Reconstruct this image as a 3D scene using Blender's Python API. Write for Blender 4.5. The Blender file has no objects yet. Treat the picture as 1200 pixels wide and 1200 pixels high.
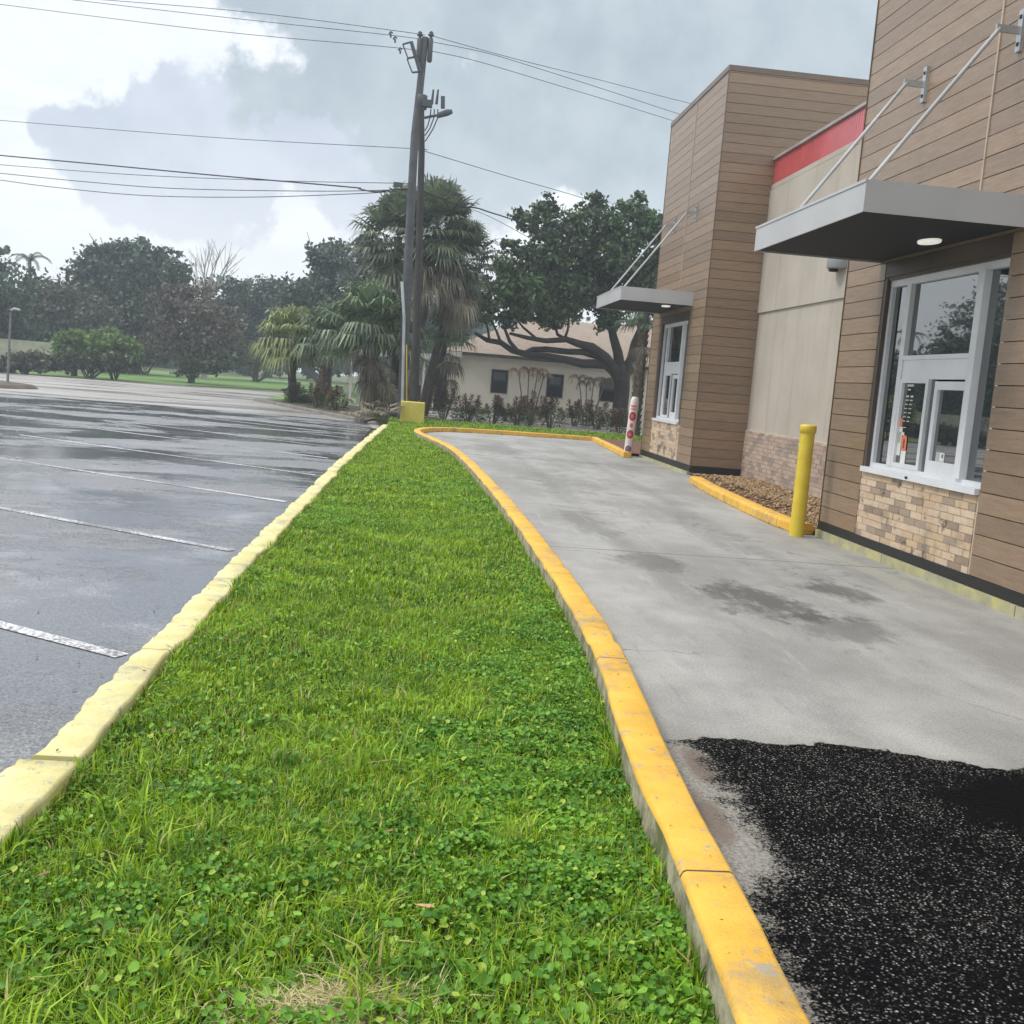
import bpy, math, random
import numpy as np
from mathutils import Vector, Matrix

# ------------------------------------------------------------------ camera, sky, sun, exposure
SC = bpy.context.scene
COL = SC.collection
F, CAMH = 1250.0, 1.5
_d = np.array([490 - 600, 600 - 440, -F]); _d /= np.linalg.norm(_d)
_r = np.array([1, -.08, 0.0])
_u = np.cross(_r, _d); _u /= np.linalg.norm(_u)
if _u[1] < 0: _u = -_u
_x = np.cross(_d, _u)
RC = np.array([_x, _d, _u])
cam = bpy.data.cameras.new('camera'); camo = bpy.data.objects.new('camera', cam); COL.objects.link(camo)
mw = Matrix([list(RC[0]) + [0], list(RC[1]) + [0], list(RC[2]) + [CAMH], [0, 0, 0, 1]])
camo.matrix_world = mw
cam.sensor_width = 36; cam.lens = 36 * F / 1200; cam.clip_end = 3000; cam.clip_start = .05
SC.camera = camo
def ray(px, py):
    v = RC @ np.array([px - 600, 600 - py, -F]); return v
def P(px, py, Y):
    """world point at depth Y (metres ahead) seen at a measured photo position"""
    v = ray(px, py); t = Y / v[1]
    return (v[0] * t, Y, CAMH + v[2] * t)
def PM(Y): return Y / F   # metres per photo pixel at depth Y

SUN_EL, SUN_AZ = math.radians(52), math.radians(-85)   # azimuth from +Y towards +X
w = bpy.data.worlds.new('World'); SC.world = w; w.use_nodes = True
nt = w.node_tree; N = nt.nodes; L = nt.links
bg = N['Background']; bg.inputs['Strength'].default_value = .1
sky = N.new('ShaderNodeTexSky'); sky.sky_type = 'NISHITA'; sky.sun_disc = False
sky.sun_elevation = SUN_EL; sky.sun_rotation = SUN_AZ; sky.dust_density = 3
def wn(t, **k):
    n = N.new(t)
    for a, b in k.items(): setattr(n, a, b)
    return n
def wmath(op, a, b=None, clamp=False):
    n = wn('ShaderNodeMath', operation=op, use_clamp=clamp)
    for i, q in enumerate((a, b)):
        if q is None: continue
        if isinstance(q, (int, float)): n.inputs[i].default_value = q
        else: L.new(q, n.inputs[i])
    return n.outputs[0]
tc = wn('ShaderNodeTexCoord'); gen = tc.outputs['Generated']
sep = wn('ShaderNodeSeparateXYZ'); L.new(gen, sep.inputs[0])
zz = wmath('ADD', wmath('MAXIMUM', sep.outputs[2], 0), .12)
cmb = wn('ShaderNodeCombineXYZ')
L.new(wmath('DIVIDE', sep.outputs[0], zz), cmb.inputs[0]); L.new(wmath('DIVIDE', sep.outputs[1], zz), cmb.inputs[1])
def wnoise(vec, scale, detail, rough=.55, dist=0):
    n = wn('ShaderNodeTexNoise'); L.new(vec, n.inputs['Vector'])
    n.inputs['Scale'].default_value = scale; n.inputs['Detail'].default_value = detail
    n.inputs['Roughness'].default_value = rough; n.inputs['Distortion'].default_value = dist
    return n.outputs[0]
n_edge = wnoise(gen, 7.0, 9, .6)
n_fine = wnoise(gen, 16.0, 6, .55)
n_pl = wnoise(cmb.outputs[0], 1.1, 7, .55, .3)
def wblobs(lst):
    out = None
    for px, py, r in lst:
        v = ray(px, py); v = v / np.linalg.norm(v)
        dn = wn('ShaderNodeVectorMath', operation='DISTANCE'); L.new(gen, dn.inputs[0]); dn.inputs[1].default_value = tuple(v)
        q = wmath('SUBTRACT', 1, wmath('DIVIDE', dn.outputs['Value'], r / F))
        out = q if out is None else wmath('SMOOTH_MAX', out, q)
        if q is not out: out.node.inputs[2].default_value = .25
    return out
def ramp(v, a, b):
    n = wn('ShaderNodeMapRange', interpolation_type='SMOOTHSTEP', clamp=True); L.new(v, n.inputs[0])
    n.inputs[1].default_value = a; n.inputs[2].default_value = b
    return n.outputs[0]
def wmix(f, a, b):
    n = wn('ShaderNodeMix', data_type='RGBA')
    if isinstance(f, (int, float)): n.inputs[0].default_value = f
    else: L.new(f, n.inputs[0])
    for i, q in ((6, a), (7, b)):
        if isinstance(q, tuple): n.inputs[i].default_value = (*q, 1)
        else: L.new(q, n.inputs[i])
    return n.outputs[2]
bankA = wblobs([(560, -60, 330), (760, 40, 290), (960, 10, 260), (640, 110, 150), (500, 150, 90), (380, -60, 150), (880, -260, 500), (700,160,90)])
bankB = wblobs([(190, 168, 112), (110, 165, 80), (290, 178, 95), (375, 185, 80), (440, 195, 80), (200, 130, 50), (60, 150, 40), (420,215,80)])
mA = ramp(wmath('ADD', bankA, wmath('MULTIPLY', wmath('SUBTRACT', n_edge, .5), 2.5)), .12, .32)
mB = ramp(wmath('ADD', bankB, wmath('MULTIPLY', wmath('SUBTRACT', n_edge, .5), 2.6)), .16, .32)
base = wmix(ramp(n_pl, .35, .7), (9.6, 9.8, 10.0), (7.6, 8.1, 8.7))
colA = wmix(ramp(n_fine, .3, .7), (4.0, 4.7, 5.25), (5.1, 5.8, 6.3))
colB = wmix(ramp(n_fine, .3, .7), (5.0, 5.5, 6.5), (6.1, 6.6, 7.6))
c = wmix(wmath('MULTIPLY', mB, .95), base, colB)
c = wmix(mA, c, colA)
# low sky paler
c = wmix(wmath('MULTIPLY', ramp(sep.outputs[2], .22, .03), .75), c, (9.0, 9.25, 9.6))
c = wmix(ramp(wmath('MULTIPLY', sep.outputs[1], -1), .1, .8), c, (10.8, 10.9, 10.9))  # extra brightness added to the unseen sky behind the camera, lifting the house wall
# brighter overcast overhead
hi = ramp(sep.outputs[2], .45, .95)
c = wmix(hi, c, (15.5, 15.8, 16.2))
c = wmix(.1, c, sky.outputs[0])
L.new(c, bg.inputs['Color'])

sl = bpy.data.lights.new('sun', 'SUN'); sl.energy = 1.5; sl.angle = math.radians(12); sl.color = (1, .96, .9)
so = bpy.data.objects.new('sun', sl); COL.objects.link(so)
sd = Vector((math.sin(SUN_AZ) * math.cos(SUN_EL), math.cos(SUN_AZ) * math.cos(SUN_EL), math.sin(SUN_EL)))
so.rotation_euler = sd.to_track_quat('Z', 'Y').to_euler()
so.location = (-10, 10, 40)
SC.view_settings.view_transform = 'Standard'; SC.view_settings.look = 'None'
SC.view_settings.exposure = .3; SC.view_settings.gamma = 1
SC.cycles.max_bounces = 8; SC.cycles.transparent_max_bounces = 8; SC.cycles.volume_bounces = 1

rnd = random.Random(7)
rg = np.random.default_rng(7)

# ------------------------------------------------------------------ materials
class NT:
    def __init__(s, m):
        m.use_nodes = True; s.t = m.node_tree; s.b = s.t.nodes['Principled BSDF']
        s.pos = s.n('ShaderNodeNewGeometry'); s.P = s.pos.outputs['Position']
    def n(s, t, **k):
        q = s.t.nodes.new(t)
        for a, b in k.items(): setattr(q, a, b)
        return q
    def l(s, a, b): s.t.links.new(a, b)
    def put(s, sock, v):
        if isinstance(v, (int, float)): sock.default_value = v
        elif isinstance(v, tuple): sock.default_value = (*v, 1) if len(sock.default_value) == 4 and len(v) == 3 else v
        else: s.l(v, sock)
    def vec(s, sx=1, sy=1, sz=1, rot=0):
        q = s.n('ShaderNodeMapping'); s.l(s.P, q.inputs[0]); q.inputs['Scale'].default_value = (sx, sy, sz); q.inputs['Rotation'].default_value = (0, 0, rot)
        return q.outputs[0]
    def noise(s, sc, d=4, r=.55, v=None, dist=0):
        q = s.n('ShaderNodeTexNoise'); s.l(v or s.P, q.inputs['Vector']); q.inputs['Scale'].default_value = sc
        q.inputs['Detail'].default_value = d; q.inputs['Roughness'].default_value = r; q.inputs['Distortion'].default_value = dist
        return q.outputs[0]
    def ramp(s, v, a, b, lo=0, hi=1):
        q = s.n('ShaderNodeMapRange', interpolation_type='SMOOTHSTEP', clamp=True); s.put(q.inputs[0], v)
        for i, k in enumerate((a, b, lo, hi)): q.inputs[1 + i].default_value = k
        return q.outputs[0]
    def mix(s, f, a, b, t='MIX'):
        q = s.n('ShaderNodeMix', data_type='RGBA', blend_type=t); s.put(q.inputs[0], f); s.put(q.inputs[6], a); s.put(q.inputs[7], b)
        return q.outputs[2]
    def m(s, op, a, b=None, c=None, clamp=False):
        q = s.n('ShaderNodeMath', operation=op, use_clamp=clamp)
        for i, k in enumerate((a, b, c)):
            if k is not None: s.put(q.inputs[i], k)
        return q.outputs[0]
    def xyz(s):
        q = s.n('ShaderNodeSeparateXYZ'); s.l(s.P, q.inputs[0]); return q.outputs
    def bump(s, h, strength=.3, dist=.01):
        q = s.n('ShaderNodeBump'); q.inputs['Strength'].default_value = strength; q.inputs['Distance'].default_value = dist
        s.l(h, q.inputs['Height']); s.l(q.outputs[0], s.b.inputs['Normal'])
    def out(s, col=None, rough=None, **k):
        if col is not None: s.put(s.b.inputs['Base Color'], col)
        if rough is not None: s.put(s.b.inputs['Roughness'], rough)
        for a, v in k.items(): s.put(s.b.inputs[a.replace('_', ' ')], v)
def sc3(c, k): return tuple(max(0, x * k) for x in c)
def M(name, c, rough=.6, var=.15, scale=2., bump=0, bscale=60, island=0, metallic=0, ior=1.5, c2=None, bd=.004):
    m = bpy.data.materials.new(name); t = NT(m)
    a, b = (sc3(c, 1 - var), sc3(c, 1 + var)) if c2 is None else (c, c2)
    col = t.mix(t.ramp(t.noise(scale, 6), .3, .7), a, b)
    if island:
        q = t.m('MULTIPLY_ADD', t.pos.outputs['Random Per Island'], island * 2, 1 - island)
        h = t.n('ShaderNodeHueSaturation'); t.l(q, h.inputs['Value']); t.l(col, h.inputs['Color']); col = h.outputs[0]
    t.out(col, rough, Metallic=metallic, IOR=ior)
    if bump: t.bump(t.noise(bscale, 4), bump, bd)
    return m
def leafmat(name, c1, c2, trans=.25, rough=.5, c3=None, f3=.0, patch=1.5, pstr=.35):
    m = bpy.data.materials.new(name); t = NT(m)
    r = t.pos.outputs['Random Per Island']
    col = t.mix(r, c1, c2)
    if c3: col = t.mix(t.m('GREATER_THAN', t.m('FRACT', t.m('MULTIPLY', r, 37.7)), 1 - f3), col, c3)
    k = t.ramp(t.noise(patch, 3), .3, .7, 1 - pstr, 1 + pstr)
    h = t.n('ShaderNodeHueSaturation'); t.l(k, h.inputs['Value']); t.l(col, h.inputs['Color']); col = h.outputs[0]
    t.out(col, rough)
    tr = t.n('ShaderNodeBsdfTranslucent'); t.l(col, tr.inputs[0])
    mx = t.n('ShaderNodeMixShader'); mx.inputs[0].default_value = trans
    o = t.t.nodes['Material Output']; t.l(t.b.outputs[0], mx.inputs[1]); t.l(tr.outputs[0], mx.inputs[2]); t.l(mx.outputs[0], o.inputs[0])
    return m

# ------------------------------------------------------------------ mesh helpers
ORG = {}
def link(name, me, mats, parent=None, loc=(0, 0, 0)):
    if not isinstance(mats, (list, tuple)): mats = [mats]
    for m in mats: me.materials.append(m)
    o = bpy.data.objects.new(name, me); COL.objects.link(o)
    if parent is not None:
        po = ORG.get(parent.name, Vector((0, 0, 0))); o.parent = parent; o.location = Vector(loc) - po
    else: o.location = loc
    ORG[o.name] = Vector(loc)
    return o
def empty(name, loc):
    o = bpy.data.objects.new(name, None); COL.objects.link(o); o.location = loc; o.empty_display_size = .2
    ORG[o.name] = Vector(loc); return o
def tag(o, label=None, cat=None, group=None, kind=None):
    if label: o['label'] = label
    if cat: o['category'] = cat
    if group: o['group'] = group
    if kind: o['kind'] = kind
    return o
def np_mesh(name, V, faces, smooth=False):
    """V (n,3); faces = list of int arrays (m,k)"""
    me = bpy.data.meshes.new(name)
    V = np.asarray(V, dtype=np.float32)
    loops = np.concatenate([f.ravel() for f in faces]).astype(np.int32)
    tot = np.concatenate([np.full(len(f), f.shape[1], dtype=np.int32) for f in faces])
    st = np.concatenate([[0], np.cumsum(tot)[:-1]]).astype(np.int32)
    me.vertices.add(len(V)); me.vertices.foreach_set('co', V.ravel())
    me.loops.add(len(loops)); me.loops.foreach_set('vertex_index', loops)
    me.polygons.add(len(tot)); me.polygons.foreach_set('loop_start', st); me.polygons.foreach_set('loop_total', tot)
    me.update(calc_edges=True)
    if smooth: me.polygons.foreach_set('use_smooth', np.ones(len(tot), dtype=bool))
    me.validate()
    return me
class MB:
    def __init__(s): s.v = []; s.f = []; s.mi = []; s.sm = []
    def add(s, vs, fs, mi=0, sm=False):
        b = len(s.v); s.v += [tuple(q) for q in vs]
        for f in fs: s.f.append([b + i for i in f]); s.mi.append(mi); s.sm.append(sm)
    def box(s, x0, x1, y0, y1, z0, z1, mi=0):
        if x0 > x1: x0, x1 = x1, x0
        if y0 > y1: y0, y1 = y1, y0
        if z0 > z1: z0, z1 = z1, z0
        s.add([(x0, y0, z0), (x1, y0, z0), (x1, y1, z0), (x0, y1, z0), (x0, y0, z1), (x1, y0, z1), (x1, y1, z1), (x0, y1, z1)],
              [(0, 3, 2, 1), (4, 5, 6, 7), (0, 1, 5, 4), (1, 2, 6, 5), (2, 3, 7, 6), (3, 0, 4, 7)], mi)
    def tube(s, pts, rad, n=8, mi=0, cap=True):
        pts = [Vector(p) for p in pts]
        if not isinstance(rad, (list, tuple)): rad = [rad] * len(pts)
        rings = []; t0 = (pts[1] - pts[0]).normalized()
        a = t0.orthogonal().normalized()
        for i, p in enumerate(pts):
            t = (pts[min(i + 1, len(pts) - 1)] - pts[max(i - 1, 0)]).normalized()
            a = (a - t * a.dot(t)).normalized(); b = t.cross(a)
            rings.append([p + (a * math.cos(2 * math.pi * k / n) + b * math.sin(2 * math.pi * k / n)) * rad[i] for k in range(n)])
        vs = [v for r in rings for v in r]; fs = []
        for i in range(len(pts) - 1):
            for k in range(n):
                fs.append((i * n + k, i * n + (k + 1) % n, (i + 1) * n + (k + 1) % n, (i + 1) * n + k))
        s.add(vs, fs, mi, True)
        if cap:
            s.add(rings[0][::-1], [tuple(range(n))], mi); s.add(rings[-1], [tuple(range(n))], mi)
    def lathe(s, c, prof, n=20, mi=0, smooth=True):
        vs = []; fs = []
        for r, z in prof:
            for k in range(n): vs.append((c[0] + r * math.cos(2 * math.pi * k / n), c[1] + r * math.sin(2 * math.pi * k / n), c[2] + z))
        for i in range(len(prof) - 1):
            for k in range(n): fs.append((i * n + k, i * n + (k + 1) % n, (i + 1) * n + (k + 1) % n, (i + 1) * n + k))
        s.add(vs, fs, mi, smooth)
        s.add(vs[-n:], [tuple(range(n))], mi)
    def poly(s, pts, z, mi=0): s.add([(x, y, z) for x, y in pts], [tuple(range(len(pts)))], mi)
    def build(s, name, mats, parent=None, loc=None):
        if loc is None: loc = ORG.get(parent.name, Vector((0, 0, 0))) if parent is not None else (0, 0, 0)
        me = bpy.data.meshes.new(name)
        L0 = Vector(loc)
        me.from_pydata([(Vector(v) - L0)[:] for v in s.v], [], s.f)
        me.polygons.foreach_set('material_index', s.mi); me.polygons.foreach_set('use_smooth', s.sm)
        me.update()
        return link(name, me, mats, parent, loc)
def _each(s, name, mats, parent=None):
    for i in range(0, len(s.v), 8):
        g = MB(); g.v = s.v[i:i + 8]; g.f = [[k - i for k in f] for f in s.f if i <= f[0] < i + 8]; g.mi = [0] * len(g.f); g.sm = [False] * len(g.f); g.build(name, mats, parent)
MB.build_each = _each
def rand_dirs(n):
    v = rg.normal(size=(n, 3)); return v / np.linalg.norm(v, axis=1)[:, None]
def leaf_quads(C, size, aspect=.55, flat=0):
    """diamond leaves at points C"""
    n = len(C); a = rand_dirs(n)
    if flat: a[:, 2] *= (1 - flat); a /= np.linalg.norm(a, axis=1)[:, None]
    b = np.cross(a, rand_dirs(n)); b /= np.linalg.norm(b, axis=1)[:, None] + 1e-9
    s = (size * rg.uniform(.6, 1.4, n))[:, None]
    V = np.stack([C - a * s, C + b * s * aspect, C + a * s, C - b * s * aspect], 1).reshape(-1, 3)
    return V, np.arange(4 * n).reshape(-1, 4)
def copy_tree(o, loc=None, parent=None, rz=None, scl=None):
    c = o.copy(); COL.objects.link(c)
    if parent is not None: c.parent = parent
    if loc is not None: c.location = loc
    if rz is not None: c.rotation_euler = (0, 0, rz)
    if scl is not None: c.scale = (scl, scl, scl)
    for ch in list(o.children): copy_tree(ch, parent=c)
    return c

# ------------------------------------------------------------------ ground, lot, road, drive
def structure(name, mb, m): return tag(mb.build(name, m), kind='structure')

m_ground = M('ground_mat', (.055, .085, .025), .9, .3, .15, .4, 3, c2=(.10, .13, .04))
g = MB(); g.poly([(-300, -100), (300, -100), (300, 300), (-300, 300)], -.14); structure('ground', g, m_ground)

# parking lot: wet dark asphalt
m = bpy.data.materials.new('wet_asphalt'); t = NT(m)
big = t.noise(.55, 5, .6, t.vec(.45, 1, 1, .35), .4)
mid = t.noise(2.2, 6, .65, t.vec(.6, 1, 1, .3))
fine = t.noise(75, 6, .85)
wet = t.ramp(t.m('ADD', t.m('MULTIPLY', big, .75), t.m('ADD', t.m('MULTIPLY', mid, .25), t.m('MULTIPLY', t.noise(14, 5, .7), .12))), .49, .60)
col = t.mix(wet, (.17, .175, .19), (.085, .092, .108))
col = t.mix(t.ramp(t.noise(.9, 5, .6), .5, .75), col, (.25, .25, .26))
col = t.mix(t.ramp(fine, .42, .62), t.mix(1, col, (.45, .45, .46), 'MULTIPLY'), t.mix(1, col, (1.9, 1.9, 1.86), 'MULTIPLY'))
t.out(col, t.ramp(wet, 0, 1, .42, .10), Specular_IOR_Level=.95)
t.bump(t.m('MULTIPLY', fine, t.ramp(wet, 0, 1, 1, .12)), .55, .006)
m_lot = m
g = MB(); g.poly([(-70, -12), (-1.22, -12), (-1.22, 31), (-1.5, 34.2), (-6.5, 35.2), (-70, 33)], -.1); structure('parking_lot', g, m_lot)

# pale old street asphalt
m = bpy.data.materials.new('street_asphalt'); t = NT(m)
pn = t.noise(.5, 6, .62, t.vec(.25, 1, 1, .1)); 
col = t.mix(t.ramp(pn, .35, .65), (.24, .225, .21), (.38, .36, .34))
col = t.mix(t.ramp(t.noise(.9, 5, .7, t.vec(.2, 1, 1, .1)), .62, .70), col, (.075, .065, .055))
t.out(col, t.ramp(pn, .4, .6, .22, .5), Specular_IOR_Level=.6); t.bump(t.noise(90, 3), .2, .004)
m_street = m
g = MB(); g.poly([(-90, 31), (60, 31), (60, 48), (25, 48), (20, 66), (-12, 62), (-22, 58.5), (-90, 52)], -.106); structure('street', g, m_street)

# curb centre line of the drive-through lane
CURB = [(.86, -4), (.87, 1.0), (.90, 2.2), (.955, 2.9), (.98, 3.8), (1.06, 4.7), (1.13, 5.6), (1.165, 7.2), (1.165, 9.4), (1.14, 12.2), (1.07, 15.2), (.95, 18.8), (.80, 21.6),
        (.47, 24.2), (.17, 26.0), (.07, 27.0), (.08, 28.0), (.30, 29.1), (.85, 30.1), (1.9, 30.65), (3.2, 30.95), (5.2, 31.15)]
def smooth_path(p, it=2):
    for _ in range(it):
        q = [p[0]]
        for a, b in zip(p[:-1], p[1:]):
            q.append((a[0] * .75 + b[0] * .25, a[1] * .75 + b[1] * .25)); q.append((a[0] * .25 + b[0] * .75, a[1] * .25 + b[1] * .75))
        q.append(p[-1]); p = q
    return p
def resample(p, step):
    out = [p[0]]; 
    for a, b in zip(p[:-1], p[1:]):
        n = max(1, int(math.hypot(b[0] - a[0], b[1] - a[1]) / step))
        for i in range(1, n + 1): out.append((a[0] + (b[0] - a[0]) * i / n, a[1] + (b[1] - a[1]) * i / n))
    return out
curb = resample(smooth_path(CURB), .12)

# drive lane concrete + fresh dark asphalt in the foreground
m = bpy.data.materials.new('drive_concrete'); t = NT(m); X, Y, Z = t.xyz()
n1 = t.noise(.8, 6, .6, t.vec(1.2, .5, 1)); n2 = t.noise(3.5, 6, .65); n3 = t.noise(220, 3, .7)
col = t.mix(t.ramp(n1, .35, .65), (.27, .265, .25), (.40, .395, .375))
col = t.mix(t.ramp(n2, .35, .7, 0, .35), col, (.22, .215, .20))
def blob(t, cx, cy, rx, ry, soft=.5):
    v = t.n('ShaderNodeVectorMath', operation='DISTANCE')
    mp = t.n('ShaderNodeMapping'); t.l(t.P, mp.inputs[0]); mp.inputs['Scale'].default_value = (1 / rx, 1 / ry, 0)
    t.l(mp.outputs[0], v.inputs[0]); v.inputs[1].default_value = (cx / rx, cy / ry, 0)
    return t.m('SUBTRACT', 1, v.outputs['Value'])
ns = t.noise(2.2, 7, .7, t.vec(1, .6, 1))
ns2 = t.noise(16, 8, .75, t.vec(1, .45, 1))
def stain(cx, cy, rx, ry, amt, colr=(.07, .068, .062), th=.35):
    global col
    k = t.m('ADD', blob(t, cx, cy, rx, ry), t.m('ADD', t.m('MULTIPLY', t.m('SUBTRACT', ns, .5), 2.6), t.m('MULTIPLY', t.m('SUBTRACT', ns2, .5), 1.1)))
    col = t.mix(t.ramp(k, th - .08, th + .42, 0, amt), col, colr)
stain(2.75, 7.9, .75, 1.1, .8); stain(3.6, 8.5, .45, .9, .75); stain(2.2, 9.3, .5, 1.2, .55); stain(3.0, 6.9, .6, .8, .5)
stain(2.0, 12.0, .5, 2.0, .4); stain(3.4, 11.5, .5, 3.0, .3); stain(2.4, 17, 1.2, 4, .3); stain(1.8, 24, 1.0, 4, .3)
stain(3.2, 5.2, 1.5, .5, .22, (.40, .40, .36)); stain(4.4, 9.5, .25, 3, .5, (.42, .42, .36))
scr = t.noise(7, 7, .75, t.vec(1.0, .12, 1, .25)); col = t.mix(t.ramp(scr, .56, .66, 0, .4), col, (.46, .455, .43)); col = t.mix(t.ramp(scr, .42, .34, 0, .35), col, (.17, .165, .155))
tyre = t.m('ADD', t.m('ADD', blob(t, 2.15, 15, .32, 26), t.m('MULTIPLY', t.m('SUBTRACT', ns2, .5), 1.2)), 0); col = t.mix(t.ramp(tyre, .3, .9, 0, .30), col, (.16, .155, .145))
tyre = t.m('ADD', blob(t, 3.65, 15, .32, 26), t.m('MULTIPLY', t.m('SUBTRACT', ns2, .5), 1.2)); col = t.mix(t.ramp(tyre, .3, .9, 0, .30), col, (.16, .155, .145))
vc = t.n('ShaderNodeTexVoronoi', feature='DISTANCE_TO_EDGE'); wv_ = t.n('ShaderNodeVectorMath', operation='ADD'); nv = t.n('ShaderNodeTexNoise'); t.l(t.P, nv.inputs['Vector']); nv.inputs['Scale'].default_value = 3; nv.inputs['Detail'].default_value = 6
sv = t.n('ShaderNodeVectorMath', operation='SCALE'); t.l(nv.outputs['Color'], sv.inputs[0]); sv.inputs['Scale'].default_value = .5; t.l(t.P, wv_.inputs[0]); t.l(sv.outputs[0], wv_.inputs[1]); t.l(wv_.outputs[0], vc.inputs['Vector']); vc.inputs['Scale'].default_value = .28
crk = t.m('MULTIPLY', t.m('LESS_THAN', vc.outputs['Distance'], .0028), t.ramp(n1, .45, .6)); col = t.mix(t.m('MULTIPLY', crk, .7), col, (.10, .095, .085))
# joints across the slab
for yj in (9.9, 21.5, 27.2):
    col = t.mix(t.m('LESS_THAN', t.m('ABSOLUTE', t.m('SUBTRACT', Y, t.m('MULTIPLY_ADD', ns, .25 if yj > 12 else .02, yj))), .012 if yj < 12 else .035), col, (.09, .085, .075))
n4 = t.noise(80, 6, .85); col = t.mix(t.ramp(n4, .36, .66), t.mix(1, col, (.72, .72, .72), 'MULTIPLY'), t.mix(1, col, (1.30, 1.30, 1.30), 'MULTIPLY'))
# dark patch mask
nb = t.noise(5.5, 7, .65); nb2 = t.noise(1.6, 4, .6)
edge = t.m('ADD', t.ramp(X, 2.0, 2.6, 4.50, 4.32), t.m('MULTIPLY', t.m('SUBTRACT', nb, .5), .28))
my = t.ramp(t.m('SUBTRACT', edge, Y), -.003, .012)
x0 = t.m('ADD', t.ramp(Y, 2.75, 3.3, 1.04, 1.27), t.m('ADD', t.m('MULTIPLY', t.m('SUBTRACT', nb, .5), .35), t.m('ADD', t.m('MULTIPLY', t.m('SUBTRACT', nb2, .5), .3), t.m('MULTIPLY', t.m('SUBTRACT', t.noise(75, 4, .8), .5), .45))))
mxm = t.ramp(t.m('SUBTRACT', X, x0), -.03, .05)
msk = t.m('MULTIPLY', my, mxm)
vo = t.n('ShaderNodeTexVoronoi'); t.l(t.P, vo.inputs['Vector']); vo.inputs['Scale'].default_value = 105
sp = t.n('ShaderNodeSeparateColor'); t.l(vo.outputs['Color'], sp.inputs[0])
dens = t.ramp(t.m('ADD', nb2, t.m('MULTIPLY', t.noise(3.2, 4), .6)), .60, .95, .10, .55)
deep = t.ramp(t.m('ADD', blob(t, 2.75, 3.85, .75, .42), t.m('MULTIPLY', t.m('SUBTRACT', nb, .5), 1.2)), .0, .4)
dens = t.m('MULTIPLY', dens, t.m('SUBTRACT', 1, deep))
spk = t.m('MULTIPLY', t.m('LESS_THAN', sp.outputs[0], dens), t.ramp(vo.outputs['Distance'], .42, .30))
asp = t.mix(t.noise(40, 4), (.001, .0012, .002), (.006, .006, .007))
tone = t.m('POWER', sp.outputs[1], 2.6)
stone = t.m('MULTIPLY', t.m('MULTIPLY', t.ramp(vo.outputs['Distance'], .55, .25), t.m('SUBTRACT', 1, deep)), t.m('GREATER_THAN', t.m('ADD', sp.outputs[2], dens), .75))
asp = t.mix(stone, asp, t.mix(tone, (.006, .006, .007), (.24, .23, .21)))
asp = t.mix(t.m('MULTIPLY', spk, .55), asp, t.mix(tone, (.04, .04, .036), (.50, .48, .43)))
# sandy grime beside the kerb
rust = t.m('ADD', blob(t, 1.16, 3.62, .10, .33), t.m('MULTIPLY', t.m('SUBTRACT', nb, .5), 1.2))
rust2 = t.m('ADD', blob(t, 1.26, 4.15, .09, .3), t.m('MULTIPLY', t.m('SUBTRACT', nb, .5), 1.2))
side = t.mix(t.ramp(t.noise(60, 3, .8), .35, .65), (.13, .12, .10), (.34, .32, .28))
side = t.mix(t.ramp(t.m('MAXIMUM', rust, rust2), .15, .6, 0, .85), side, (.12, .075, .05))
lowy = t.ramp(t.m('SUBTRACT', edge, Y), -.1, .1)
col = t.mix(t.m('MULTIPLY', lowy, .8), col, side)
col = t.mix(msk, col, asp)
t.out(col, t.mix(msk, (.62,) * 3, (.55,) * 3), Specular_IOR_Level=t.ramp(msk, 0, 1, .45, .02))
t.bump(t.mix(msk, n3, t.m('SUBTRACT', 1, vo.outputs['Distance'])), .35, .005)
m_drive = m
lb = [(x, y) for x, y in curb]
pts = lb + [(5.35, 25.0), (5.5, 20.4), (6.42, 20.3), (6.42, 12.1), (4.9, 12.0), (4.9, -4)]
import bmesh
def fill_sheet(name, pts, z, mat_, kind='structure'):
    bm = bmesh.new(); vs = [bm.verts.new((x, y, z)) for x, y in pts]
    es = [bm.edges.new((vs[i], vs[(i + 1) % len(vs)])) for i in range(len(vs))]
    bmesh.ops.triangle_fill(bm, edges=es, use_beauty=True, normal=(0, 0, 1))
    me = bpy.data.meshes.new(name); bm.to_mesh(me); bm.free()
    return tag(link(name, me, mat_), kind=kind)
fill_sheet('driveway', pts, 0, m_drive)

# soil under grass
m_soil = M('soil_mat', (.014, .03, .006), 1, .3, 6, .5, 40, c2=(.035, .045, .012)); m_soil.node_tree.nodes['Principled BSDF'].inputs['Specular IOR Level'].default_value = .05
g = MB(); g.poly([(-1.14, -4), (13, -4), (13, 38.5), (-1.4, 36.5), (-.95, 31), (-.98, 22), (-1.06, 12)], -.03); structure('lawn_soil', g, m_soil)

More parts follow.
